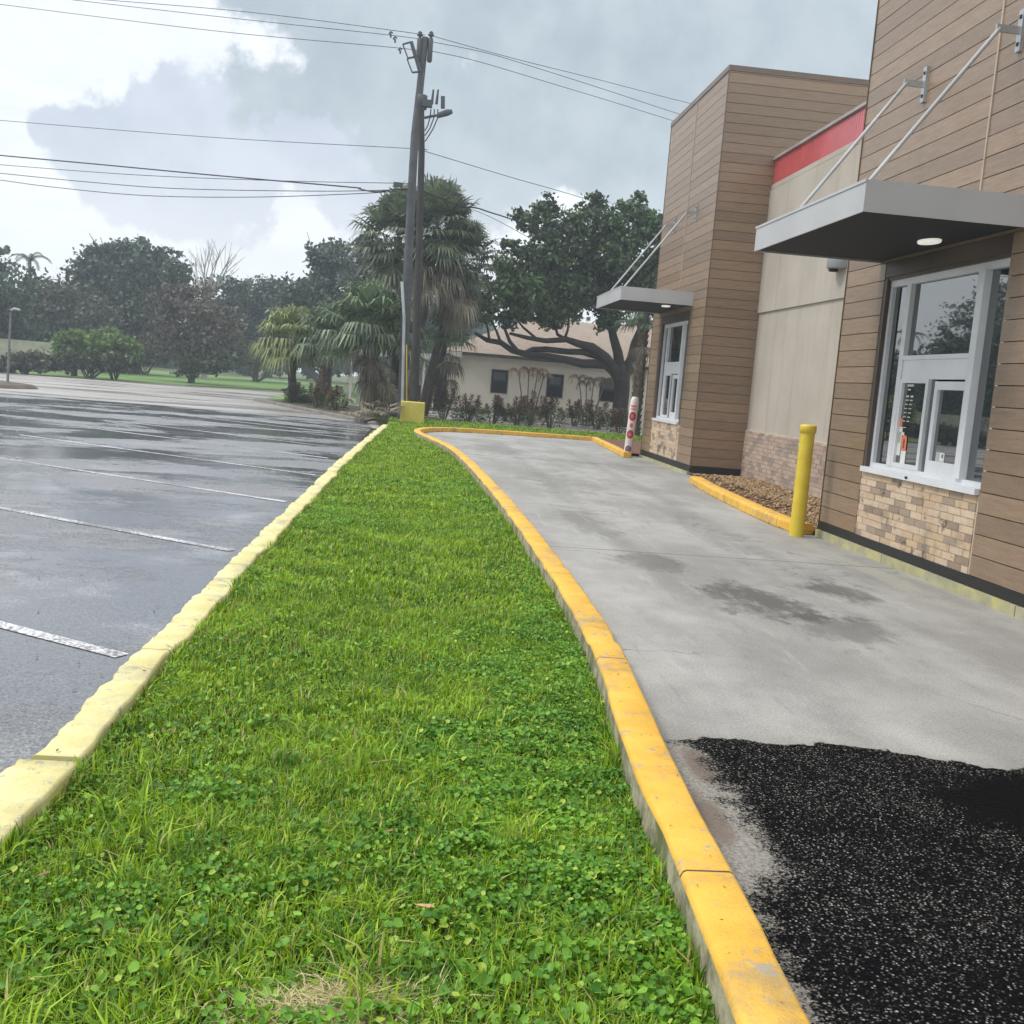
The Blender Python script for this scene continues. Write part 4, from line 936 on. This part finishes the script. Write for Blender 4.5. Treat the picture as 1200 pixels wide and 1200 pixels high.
fan_palm('tallest shaggy palm, its head right behind the poles', 41, 478, 513, 266, 66, .16, lm_palm, 62, 24, seed=5, skl=.7, droop=.28, elr=(-1.15, 1.5))
fan_palm('tall shaggy palm with the rightmost head and brown skirt', 42.5, 494, 540, 300, 56, .16, lm_palm, 60, 28, seed=6, skl=.8, droop=.3, elr=(-1.15, 1.5))
fan_palm('low green fan palm in front of the house corner', 43, 499, 528, 386, 42, .12, lm_palm_d, 34, 8, seed=7, droop=.6)
fan_palm('small fan palm whose leaves peep between the two poles', 39.5, 462, 466, 398, 46, .15, lm_palm_d, 34, 10, seed=8, droop=.6)
fan_palm('fan palm with peeling trunk between the oak and the far tower', 37, 748, 755, 372, 38, .17, lm_palm_d, 26, 6, seed=9, boots=True, group='', droop=.6)
# tiny feather palm far left
def feather_palm(label, Y, bx, cx, cy, rpx, seed, nf=9, name='feather_palm', tr=.12, matr=None, cat='palm'):
    R = random.Random(seed); b = P(bx, 430, Y); c = Vector(P(cx, cy, Y)); r = rpx * PM(Y)
    root = tag(empty(name, (b[0], Y, -.12)), label, cat); g = MB(); g.tube([(b[0], Y, -.15), c], [tr * 1.3, tr], 8); g.build('trunk', m_bark, root)
    vs, fs = [], []
    for i in range(nf):
        az = i * 2 * math.pi / nf + R.uniform(-.3, .3); el0 = R.uniform(.5, 1.2); pts = [c.copy()]; p = c.copy()
        for k in range(8):
            el = el0 - k * .26; p = p + Vector((math.cos(az) * math.cos(el), math.sin(az) * math.cos(el), math.sin(el))) * r * .17; pts.append(p.copy())
        side = Vector((-math.sin(az), math.cos(az), 0))
        for k in range(8):
            for j in range(3):
                q = pts[k].lerp(pts[k + 1], j / 3); dd = (pts[k + 1] - pts[k]).normalized()
                for s in (-1, 1):
                    e = q + (side * s * .7 + dd * .5 + Vector((0, 0, -.55))) * r * .28 * (1 - (k / 8) ** 2 * .6); b0 = len(vs)
                    vs += [q, q + dd * r * .05, e]; fs.append((b0, b0 + 1, b0 + 2))
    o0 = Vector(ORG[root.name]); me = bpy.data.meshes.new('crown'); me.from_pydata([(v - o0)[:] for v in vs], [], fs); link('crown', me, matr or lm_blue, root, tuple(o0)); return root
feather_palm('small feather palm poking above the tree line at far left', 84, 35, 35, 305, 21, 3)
feather_palm('feather palm outside the frame on the left, mirrored in the near window', 80, -175, -175, 190, 62, 4, 18)

# oak by the house
YO = 46.5
root = tag(empty('oak_tree', (P(722, 490, YO)[0], YO, -.1)), 'big dark oak with long crooked limbs in front of the cream house', 'tree')
def z3(a, b): return (480 + a / 3.75, 200 + b / 3.75)
g = MB()
def limb(pts, ws, dy=(0, 0)):
    n = len(pts); g.tube([P(*z3(*p), YO + dy[0] + (dy[1] - dy[0]) * i / (n - 1)) for i, p in enumerate(pts)], [w_ / 2 / 3.75 * PM(YO) for w_ in ws], 10)
limb([(922, 1125), (925, 1040), (935, 960), (930, 900), (915, 860)], [84, 72, 68, 80, 70])
limb([(935, 930), (900, 880), (860, 820), (800, 775), (740, 760), (690, 742), (600, 748), (520, 735), (440, 715)], [60, 52, 44, 38, 32, 26, 22, 18, 12], (0, -1.6))
limb([(920, 900), (860, 850), (760, 848), (690, 832), (600, 815), (520, 808), (450, 790), (400, 755), (340, 745), (285, 712)], [50, 44, 38, 34, 30, 28, 26, 24, 20, 12], (0, -2.2))
limb([(860, 845), (820, 815), (760, 797), (690, 795), (600, 785), (540, 785), (490, 808)], [30, 28, 28, 26, 26, 22, 16], (-.1, -1.4))
limb([(925, 880), (915, 800), (895, 730), (880, 660), (860, 560), (830, 450)], [56, 44, 38, 32, 22, 12], (0, .8))
limb([(940, 900), (975, 830), (990, 760), (1015, 700), (1050, 620), (1060, 480)], [56, 46, 40, 34, 24, 10], (0, .6))
limb([(690, 742), (650, 720), (638, 680), (650, 600)], [16, 14, 12, 6], (-1, -1)); limb([(680, 742), (695, 700), (700, 640)], [14, 11, 6], (-1, -1.2))
limb([(480, 800), (440, 750), (420, 700), (400, 620)], [18, 16, 12, 6], (-1.8, -2)); limb([(350, 745), (345, 700), (330, 650)], [12, 10, 5], (-2.2, -2.4))
limb([(560, 740), (500, 690), (460, 640)], [12, 10, 5], (-1, -1)); limb([(400, 755), (380, 700), (350, 640)], [14, 10, 5], (-2, -2))
g.build('trunk', m_bark_dk, root)
ob = [(640, 262, 24), (688, 262, 27), (738, 262, 30), (612, 258, 13), (768, 268, 22), (660, 298, 33, -.5), (716, 305, 38), (596, 315, 20, -1), (622, 345, 34, -1), (578, 345, 22, -1.5), (665, 348, 33, -.6), (566, 364, 17, -2), (600, 370, 18, -1.5), (648, 368, 18, -1), (718, 355, 24), (714, 376, 15, -.5), (766, 325, 32), (690, 330, 30, 1.5), (640, 320, 30, 1.5), (600, 290, 12), (700, 236, 12), (745, 237, 12), (640, 240, 12), (780, 300, 25), (620, 300, 18)]
crown_obj('crown', crown_points(ob, YO, 34000, .12), .105, lm_oak, root)

# ti plants along the bed behind the lane
m_stem = M('plant_stem', (.10, .08, .05), .8)
lm_red = leafmat('ti_red', (.09, .025, .025), (.27, .10, .075), .2, .45, (.07, .13, .045), .42)
lm_grn = leafmat('ti_green', (.03, .07, .02), (.08, .14, .04), .25, .45)
def ti_proto(seed, h, wid, green=.5):
    R = random.Random(seed); root = empty('ti_plant', (0, 0, 0)); root.name = 'ti_plant'; ORG[root.name] = Vector((0, 0, 0))
    g = MB(); rv, rf, gv, gf = [], [], [], []
    def leaf(vs, fs, o, d, l, w_):
        s = d.cross(Vector((0, 0, 1))).normalized() * w_; m1 = o + d * l * .5; e = o + d * l + Vector((0, 0, -.3 * l)); b0 = len(vs)
        vs += [o, m1 - s, e, m1 + s]; fs.append((b0, b0 + 1, b0 + 2, b0 + 3))
    for k in range(12):
        a = R.uniform(0, 6.28); rr = wid * R.random() ** .5; hh = h * R.uniform(.5, 1.0)
        top = Vector((math.cos(a) * rr, math.sin(a) * rr, hh)); g.tube([(top.x * .25, top.y * .25, -.05), (top.x * .7, top.y * .7, hh * .5), top], [.018, .014, .01], 5)
        for j in range(26):
            q = top - Vector((0, 0, (j / 26) * hh * .38)); aa = j * 2.4; el = 1.2 - j / 26 * 1.5
            leaf(rv, rf, q, Vector((math.cos(aa) * math.cos(el), math.sin(aa) * math.cos(el), math.sin(el))).normalized(), R.uniform(.15, .25), .036)
    for k in range(int(420 * green)):
        a = R.uniform(0, 6.28); rr = wid * 1.15 * R.random() ** .5; z = h * .55 * R.random(); d = Vector((math.cos(a), math.sin(a), R.uniform(-.2, 1))).normalized()
        leaf(gv, gf, Vector((math.cos(a) * rr, math.sin(a) * rr, z)), d, R.uniform(.08, .16), .028)
    g.build('stem', m_stem, root)
    me = bpy.data.meshes.new('foliage'); me.from_pydata([v[:] for v in rv], [], rf); link('foliage', me, lm_red, root)
    me = bpy.data.meshes.new('lower_foliage'); me.from_pydata([v[:] for v in gv], [], gf); link('lower_foliage', me, lm_grn, root)
    return root
tp = [ti_proto(21, 1.35, .42, .7), ti_proto(22, .95, .5, 1.5), ti_proto(23, 1.0, .45, .9)]
TG = 'ti plants in the beds'
tl = [(519, 492, 41, 0, 1.0, 'tall upright ti plant nearest the yellow box, first of the row'), (549, 494, 39.5, 1, 1.0, 'dark green leaved ti plant, second of the row from the yellow box'),
      (577, 496, 41, 2, 1.0, 'ti plant in front of the first house window'), (606, 498, 41, 1, 1.05, 'bushy ti plant below left of the wilted palm clump'), (622, 497, 43, 0, .92, 'slender red ti plant right in front of the first wilted palm'),
      (645, 501, 41.5, 2, 1.1, 'ti plant with a green base under the second house window'), (673, 497, 45, 2, 1.05, 'loose red ti plant between the second window and the second wilted palm'),
      (699, 501, 44, 1, 1.1, 'wide red ti plant left of the oak trunk'), (726, 504, 40.5, 2, .9, 'ti plant at the foot of the oak, nearest the striped bollard'),
      (346, 474, 46, 1, .85, 'ti plant at the foot of the yellowish fan palm'), (371, 482, 42, 0, .8, 'dark red ti plant before the booted trunk of the short palm'), (394, 482, 41, 2, .9, 'small red ti plant between the short palm and the thick palm')]
used = set()
for px, py, Yt, k, s, lb_ in tl:
    q = P(px, py, Yt)
    if k in used: o = copy_tree(tp[k])
    else: o = tp[k]; used.add(k)
    o.location = (q[0], Yt, -.06); o.scale = (s * 1.0,) * 3; o.rotation_euler = (0, 0, px * .7); tag(o, lb_, 'plant', TG)
# wilted palms by the house wall
lm_wilt = leafmat('wilted_frond', (.13, .08, .045), (.30, .20, .12), .2, .6)
for (px, hs, lb_, sd_) in ((620, 1.95, 'wilted palm clump with hanging brown fronds, between the first two house windows', 5), (690, 1.85, 'wilted palm clump beside the third house window, left of the oak', 6)):
    R = random.Random(sd_); q = P(px, 480, 47.2); root = tag(empty('wilted_palm', (q[0], 47.2, -.1)), lb_, 'palm', 'wilted palms along the house wall')
    vs, fs = [], []
    for k in range(4):
        bx0 = q[0] + (k - 1.5) * .12; tx = q[0] + (k - 1.5) * .42 + R.uniform(-.1, .1); hz = hs + R.uniform(-.25, .2)
        g = MB(); g.tube([(bx0, 47.2, -.12), ((bx0 + tx) / 2, 47.2, hz * .5), (tx, 47.2, hz)], [.035, .03, .025], 6); g.build('stem', M('wilt_stem', (.17, .13, .09), .8), root)
        for f_ in range(5):
            az = f_ * 1.3 + k; p = Vector((tx, 47.2, hz)); el = .9
            for s_ in range(7):
                d = Vector((math.cos(az) * math.cos(el), math.sin(az) * math.cos(el), math.sin(el))); p2v = p + d * .12; el -= .45
                el = max(el, -1.5)
                side = Vector((-math.sin(az), math.cos(az), 0))
                for s in (-1, 1):
                    for j in (0, .5):
                        o_ = p.lerp(p2v, j); b0 = len(vs); vs += [o_, o_ + d * .04, o_ + side * s * .07 + Vector((0, 0, -.20))]; fs.append((b0, b0 + 1, b0 + 2))
                p = p2v
    o0 = Vector(ORG[root.name]); me = bpy.data.meshes.new('fronds'); me.from_pydata([(v - o0)[:] for v in vs], [], fs); link('fronds', me, lm_wilt, root, tuple(o0))
# pile of dead fronds
R = random.Random(31); vs, fs = [], []
for k in range(16):
    o = Vector((-1.35 + R.uniform(-.5, .5), 34.2 + R.uniform(-.4, .4), R.uniform(.05, .45))); frond(vs, fs, o, R.uniform(0, 6.28), R.uniform(-.1, .6), .3, .65, 18, .35, R, .022, 1.2)
for v in vs: v.z = max(v.z, -.09 + R.random() * .10)
me = bpy.data.meshes.new('frond_pile'); me.from_pydata([v[:] for v in vs], [], fs); tag(link('frond_pile', me, lm_dead), 'heap of dead palm leaves on the ground left of the yellow box', 'frond pile')

# planting bed left of the poles, its kerb, and the traffic island
fill_sheet('planting_bed', [(-6.6, 45.5), (-5.9, 44.3), (-4.2, 40), (-2.7, 36.5), (-1.6, 33.9), (-1.35, 36.5), (-.5, 37.5), (1.4, 39), (-.5, 46), (-4, 50), (-6.3, 48.5)], -.05, M('bed_soil', (.07, .075, .035), .9, .3, 2, .6, 20, c2=(.12, .09, .06)))
m_kg = M('grey_kerb', (.20, .19, .175), .8, .2, 3)
sweep_kerb('kerb', resample(smooth_path([(-6.7, 45.6), (-5.95, 44.3), (-4.25, 40), (-2.75, 36.5), (-1.65, 33.9)], 1), .3), .07, .07, .02, -.12, [m_kg, m_kg], seed=8)
g = MB(); 
cx, cy = P(-10, 461, 1)[0] * 40, 40
pts_i = [(-19 + 5.2 * math.cos(a), 40.5 + 3.3 * math.sin(a)) for a in [2 * math.pi * k / 30 for k in range(30)]]
g.add([(x, y, -.11) for x, y in pts_i] + [(-19 + (x + 19) * .96, 40.5 + (y - 40.5) * .94, .02) for x, y in pts_i] + [(-19, 40.5, .10)], [(k, (k + 1) % 30, 30 + (k + 1) % 30, 30 + k) for k in range(30)] + [(30 + k, 30 + (k + 1) % 30, 60) for k in range(30)])
tag(g.build('traffic_island', M('island_soil', (.10, .085, .065), .9, .3, 2, .5, 20)), kind='structure')
q = P(9, 446, 41.5); root = tag(empty('lamp_post', (q[0], 41.5, .02)), 'slender grey lamp post on the island at far left', 'lamp post')
g = MB(); g.tube([(q[0], 41.5, -.02), P(11, 400, 41.5), P(12.5, 366, 41.5)], [.05, .04, .035], 8); g.build('pole', M('lamp_grey', (.16, .17, .18), .5), root)
g = MB(); a = P(12.5, 364, 41.5); g.tube([a, (a[0] + .12, a[1], a[2] + .08), (a[0] + .34, a[1], a[2] + .05)], [.03, .05, .04], 8); g.build('lamp_head', M('lamp_head_grey', (.35, .36, .38), .5), root)
# grass verge across the street
m_far_grass = M('far_lawn', (.10, .19, .045), .9, .2, .2, .3, 3, c2=(.14, .25, .06))
fill_sheet('far_lawn', [(-60, 55.5), (-22, 59.5), (-14, 62.5), (-8, 70), (-7, 110), (-60, 110)], -.10, m_far_grass)
g = MB(); g.poly([(-7, 50.5), (1.4, 55), (1.4, 58.5), (-7, 66)], -.098); tag(g.build('verge', m_far_grass), kind='structure')
g = MB(); g.poly([(-95, 54), (-23, 58.8), (-13, 61.5), (-13, 62.6), (-23, 60.0), (-95, 55.6)], -.095); tag(g.build('verge_path', M('verge_mat', (.11, .11, .06), .9, .3, .8)), kind='structure')
# dark boulder, white stone and birds on the far lawn
q = P(357, 462, 47); g = MB(); g.lathe((0, 0, 0), [(.36, 0), (.42, .1), (.38, .22), (.22, .33), (.05, .36)], 12); g.v = [(q[0] + v[0] * (1 + .1 * math.sin(v[1] * 9)), 47 + v[1], -.06 + v[2] * (1 + .15 * math.sin(v[0] * 7))) for v in g.v]; tag(g.build('boulder', M('boulder_dark', (.05, .05, .05), .9, .3, 8, .6, 15), loc=(q[0], 47, -.06)), 'dark rounded boulder beside the thin palm trunk', 'boulder')
def bird(px, py, Yb, s, lb_, face):
    q = P(px, py, Yb); o = Vector((q[0], Yb, -.10)); g = MB()
    body = [(-.28, .34), (-.18, .36), (-.02, .35), (.12, .40), (.2, .50), (.24, .60), (.30, .62), (.40, .57)]; rr = [.01, .07, .105, .08, .04, .03, .035, .006]
    g.tube([(o.x + face * a * s, o.y, o.z + b * s) for a, b in body], [r * s for r in rr], 10)
    for k in (-.03, .03): g.tube([(o.x + face * .02 * s, o.y + k * s, o.z), (o.x, o.y + k * s, o.z + .3 * s)], .01 * s, 5)
    tag(g.build('bird', m_dark, loc=tuple(o)), lb_, 'bird', 'dark birds on the far lawn')
bird(334, 451, 58, .8, 'dark bird standing on the lawn left of the thin palm trunk', 1)
bird(357, 451, 59, .7, 'dark bird on the lawn right of the thin palm trunk, above the boulder', -1)

# ------------------------------------------------------------------ grass
def nz(x, y, s, seed):   # cheap smooth noise
    r = np.random.default_rng(seed); out = np.zeros_like(x)
    for _ in range(7):
        a = r.uniform(0, 6.28); f = s * r.uniform(.5, 1.7); out += np.sin((x * math.cos(a) + y * math.sin(a)) * f + r.uniform(0, 6.28))
    return out / 7
cx_ = np.array([c[0] for c in curb]); cy_ = np.array([c[1] for c in curb]); mono = cy_ < 26.9
def right_edge(y): return np.interp(y, cy_[:np.argmax(cy_)][cy_[:np.argmax(cy_)] < 27], cx_[:np.argmax(cy_)][cy_[:np.argmax(cy_)] < 27])
def left_edge(y): return np.interp(y, [-3, 9, 13, 17, 22, 29.5, 31, 34], [-1.12, -1.11, -1.07, -1.04, -.94, -.77, -.74, -.85])
GZ = -.03
def strip_pts(y0, y1, n):
    y = rg.uniform(y0, y1, n); x = rg.uniform(-1.15, 1.15, n)
    keep = (x > left_edge(y) - .012) & (x < right_edge(y) - .092); return x[keep], y[keep]
BV, BF3, BF4 = [], [], []
def blades(x, y, hgt, wid, lean=.6):
    n = len(x); az = rg.uniform(0, 6.283, n); ln = np.abs(rg.normal(lean, .35, n)); h = hgt * rg.uniform(.45, 1.3, n) * (1 + .5 * nz(x, y, 2.6, 5) + .55 * nz(x, y, 14, 6) + .4 * nz(x, y, 30, 8)).clip(.25); wv = wid * rg.uniform(.6, 1.3, n)
    dx, dy = np.cos(az), np.sin(az); sx, sy = -dy * wv, dx * wv
    z0 = np.full(n, GZ)
    mx, my, mz = x + dx * h * .35 * ln, y + dy * h * .35 * ln, z0 + h * .62 * (1 - .25 * ln)
    tx, ty, tz = x + dx * h * 1.05 * ln, y + dy * h * 1.05 * ln, z0 + h * (1 - .42 * ln).clip(.35)
    V = np.stack([np.stack([x - sx, y - sy, z0], 1), np.stack([x + sx, y + sy, z0], 1), np.stack([mx + sx * .8, my + sy * .8, mz], 1), np.stack([mx - sx * .8, my - sy * .8, mz], 1), np.stack([tx, ty, tz], 1)], 1)
    return V
def blade_obj(name, Vs, matr, label):
    V = np.concatenate(Vs); n = len(V); i = np.arange(n)[:, None] * 5
    return tag(link(name, np_mesh(name, V.reshape(-1, 3), [i + np.array([[0, 1, 2, 3]]), i + np.array([[3, 2, 4]])]), matr), label, 'grass', kind='stuff')
def grassmat(name, c1, c2, c3, f3, trans):
    m = bpy.data.materials.new(name); t = NT(m); r = t.pos.outputs['Random Per Island']
    col = t.mix(t.m('POWER', r, 1.25), c1, c2); col = t.mix(t.ramp(t.noise(1.6, 5, .6), .46, .70, 0, .4), col, sc3(c2, 1.15))
    col = t.mix(t.ramp(t.noise(3.1, 5, .65), .50, .66, 0, .6), col, sc3(c1, 1.0))
    col = t.mix(t.m('GREATER_THAN', t.m('FRACT', t.m('MULTIPLY', r, 37.7)), 1 - f3), col, c3)
    t.out(col, .5); tr = t.n('ShaderNodeBsdfTranslucent'); t.l(col, tr.inputs[0]); mx = t.n('ShaderNodeMixShader'); mx.inputs[0].default_value = trans
    t.l(t.b.outputs[0], mx.inputs[1]); t.l(tr.outputs[0], mx.inputs[2]); t.l(mx.outputs[0], t.t.nodes['Material Output'].inputs[0]); return m
m_grass = grassmat('grass_blade', (.038, .145, .006), (.47, .68, .030), (.52, .45, .19), .05, .34)
m_weed = grassmat('weed_leaf', (.050, .19, .010), (.25, .49, .036), (.42, .56, .07), .05, .32)
Vs = []
for y0, y1, n, h, w_ in ((1.2, 2.6, 42000, .062, .0023), (2.6, 4.2, 52000, .058, .0025), (4.2, 7, 64000, .055, .0032), (7, 12, 42000, .055, .0048), (12, 20, 42000, .055, .0075), (20, 34.5, 52000, .06, .012)):
    x, y = strip_pts(y0, y1, n); dn = nz(x, y, 3.2, 11)
    if y1 < 12: k = rg.random(len(x)) < np.clip(.8 + .9 * dn, .25, 1); x, y = x[k], y[k]
    Vs.append(blades(x, y, h, w_))
# far band behind the lane loop and around the poles
def in_far(x, y):
    yc = np.interp(x, [-.3, .1, .5, .85, 1.9, 3.2, 5.2, 9], [26.5, 28.9, 29.9, 30.35, 30.9, 31.15, 31.4, 33])
    return (y > yc + .06) & (x > left_edge(np.minimum(y, 34)) ) & (y < 38)
x = rg.uniform(-1.3, 8.5, 34000); y = rg.uniform(27, 38, 34000); k = in_far(x, y) & ~((x > -.5) & (x < .3) & (y > 33.9) & (y < 34.6)); Vs.append(blades(x[k], y[k], .07, .018))
# long tufts along both kerbs
for ed, sg in ((right_edge, -1), (left_edge, 1)):
    y = 1.2 + 28 * rg.random(9000) ** 1.8; x = ed(y) + (sg * (.092 if sg < 0 else -.01)) + sg * np.abs(rg.normal(0, .02, 9000)); Vs.append(blades(x, y, .075, .0028 + .0002 * 8, .55))
# a few coarse tall tufts at the near left
tx_, ty_ = [], []
for _ in range(330):
    a, b_ = rnd.uniform(-1.05, .9), 1.5 + 4.5 * rnd.random() ** 1.3
    if a > .1 and rnd.random() < .6: continue
    for _ in range(22): tx_.append(a + rnd.gauss(0, .022)); ty_.append(b_ + rnd.gauss(0, .022))
x, y = np.array(tx_), np.array(ty_); k = (x > left_edge(y)) & (x < right_edge(y) - .1); Vs.append(blades(x[k], y[k], .095, .0038, .75))
x = -.10 + rg.normal(0, .11, 1500); y = 2.35 + rg.normal(0, .07, 1500); blade_obj('dry_thatch', [blades(x, y, .05, .0018, 1.6) + np.array([0, 0, .022])], leafmat('straw', (.34, .27, .13), (.62, .54, .32), .2, .7), 'pale dry thatch patch at the near edge of the lawn')
blade_obj('lawn_grass', Vs, m_grass, 'bright green grass filling the strip between the two yellow kerbs')
# round weed leaves
def weeds(y0, y1, n, r, thr):
    x, y = strip_pts(y0, y1, n); pn = nz(x, y, 2.2, 21) + .45 * nz(x, y, 6, 22) + .25 * np.clip(x, -1, 1); k = rg.random(n if len(x) == n else len(x)) < np.clip((pn - thr) * 1.6 + .30, .07, 1); x, y = x[k], y[k]; n = len(x)
    rad = r * rg.uniform(.5, 1.4, n) * (1 + .35 * nz(x, y, 1.5, 30)); z = GZ + rg.uniform(.015, .05, n) + .028 * (nz(x, y, 12, 41) + nz(x, y, 28, 42)); K = 7
    nrm = np.stack([rg.normal(0, .5, n), rg.normal(-.12, .5, n), np.ones(n)], 1); nrm /= np.linalg.norm(nrm, axis=1)[:, None]
    a = np.cross(nrm, rand_dirs(n)); a /= np.linalg.norm(a, axis=1)[:, None]; b = np.cross(nrm, a)
    C = np.stack([x, y, z], 1); th = np.arange(K) * 2 * math.pi / K; asp_ = rg.uniform(.5, .95, n)[:, None]
    ring = [C + (a * math.cos(q) + b * math.sin(q) * asp_) * (rad * (1 if i else .55))[:, None] + nrm * (rad * (.05 + .42 * abs(math.sin(q))))[:, None] for i, q in enumerate(th)]
    V = np.stack([C] + ring, 1); i = np.arange(n)[:, None, None] * (K + 1); f = np.array([[0, 1 + k, 1 + (k + 1) % K] for k in range(K)])[None]
    return V.reshape(-1, 3), (i + f).reshape(-1, 3)
VV, FF, off = [], [], 0
for a in ((1.2, 2.8, 34000, .0130, .02), (2.8, 4.5, 38000, .0108, .0), (4.5, 7.5, 38000, .0105, .03), (7.5, 12, 22000, .012, .05), (12, 18, 14000, .015, .1)):
    v, f = weeds(*a); VV.append(v); FF.append(f + off); off += len(v)
tag(link('clover_weeds', np_mesh('clover_weeds', np.concatenate(VV), [np.concatenate(FF)]), m_weed), 'round-leaved weeds spreading through the near lawn', 'weeds', kind='stuff')

# fallen leaves, litter
def debris(n, fn, size, name, matr, label, cat):
    C = np.array([fn() for _ in range(n)]); V, Fq = leaf_quads(C, size, .4, .85); V[:, 2] = np.repeat(C[:, 2], 4) + rg.uniform(0, .004, len(V)); tag(link(name, np_mesh(name, V, [Fq]), matr), label, cat, kind='stuff')
m_deb = leafmat('debris', (.05, .04, .02), (.16, .12, .06), .0, .8)
def f1():
    y = 2 + 30 * rnd.random() ** 1.6; return (-1.21 + rnd.gauss(0, .05) + (.1 if y > 15 else 0), y, .052 if y < 3.8 else .044)
debris(150, f1, .011, 'leaf_litter', m_deb, 'bits of dead leaf lying on the faded yellow kerb', 'leaf litter')
def f2():
    y = 4 + 26 * rnd.random(); return (-1.4 - abs(rnd.gauss(0, 1.8)), y, -.094)
debris(500, f2, .013, 'leaf_litter', m_deb, 'dead leaf scraps scattered over the wet parking lot', 'leaf litter')
def f3():
    i = int(rnd.random() ** 1.7 * (len(curb) - 60)) + 30; x, y = curb[i]; return (x + rnd.uniform(-.07, .07), y, .1225)
debris(260, f3, .007, 'leaf_litter', m_deb, 'grass clippings lying on the bright yellow kerb', 'leaf litter')
m_fl = M('fallen_leaf_brown', (.48, .30, .17), .6, .2, 20)
def fallen(px, py, l, ang, lb_):
    v = ray(px, py); t_ = (.02 - CAMH) / v[2]; x, y = v[0] * t_, v[1] * t_; d = Vector((math.cos(ang), math.sin(ang), .12)); s = Vector((-d.y, d.x, .2)) * .17
    o = Vector((x, y, .03)); g = MB(); g.add([o - d * l, o - d * l * .3 + s * l, o + d * l * .5 + s * l * .7 + Vector((0, 0, .004)), o + d * l, o + d * l * .4 - s * l, o - d * l * .4 - s * l * .8, o + Vector((0, 0, -.006))], [(0, 6, 1), (1, 6, 2), (2, 6, 3), (3, 6, 4), (4, 6, 5), (5, 6, 0)]); tag(g.build('fallen_leaf', m_fl, loc=(x, y, .02)), lb_, 'leaf', 'brown leaves fallen on the lawn')
fallen(497, 1065, .035, -.5, 'curled tan leaf on the weeds in the near middle of the lawn'); fallen(728, 905, .02, .9, 'small brown leaf on the lawn close to the bright kerb'); fallen(455, 977, .018, .2, 'short brown leaf flat on the lawn beyond the curled tan one'); fallen(50, 1028, .022, .5, 'pale brown leaf in the grass near the faded kerb')

# ------------------------------------------------------------------ haze
mh = bpy.data.materials.new('haze_air'); mh.use_nodes = True; tn = mh.node_tree
tn.nodes.remove(tn.nodes['Principled BSDF']); pv = tn.nodes.new('ShaderNodeVolumePrincipled'); pv.inputs['Color'].default_value = (.80, .90, 1.0, 1); pv.inputs['Density'].default_value = .0015; pv.inputs['Anisotropy'].default_value = .3
tn.links.new(pv.outputs[0], tn.nodes['Material Output'].inputs['Volume'])
g = MB(); g.box(-310, 310, -110, 310, -1.2, 26); tag(g.build('haze', mh), 'thin rainy haze over the street and trees', 'haze', kind='stuff')
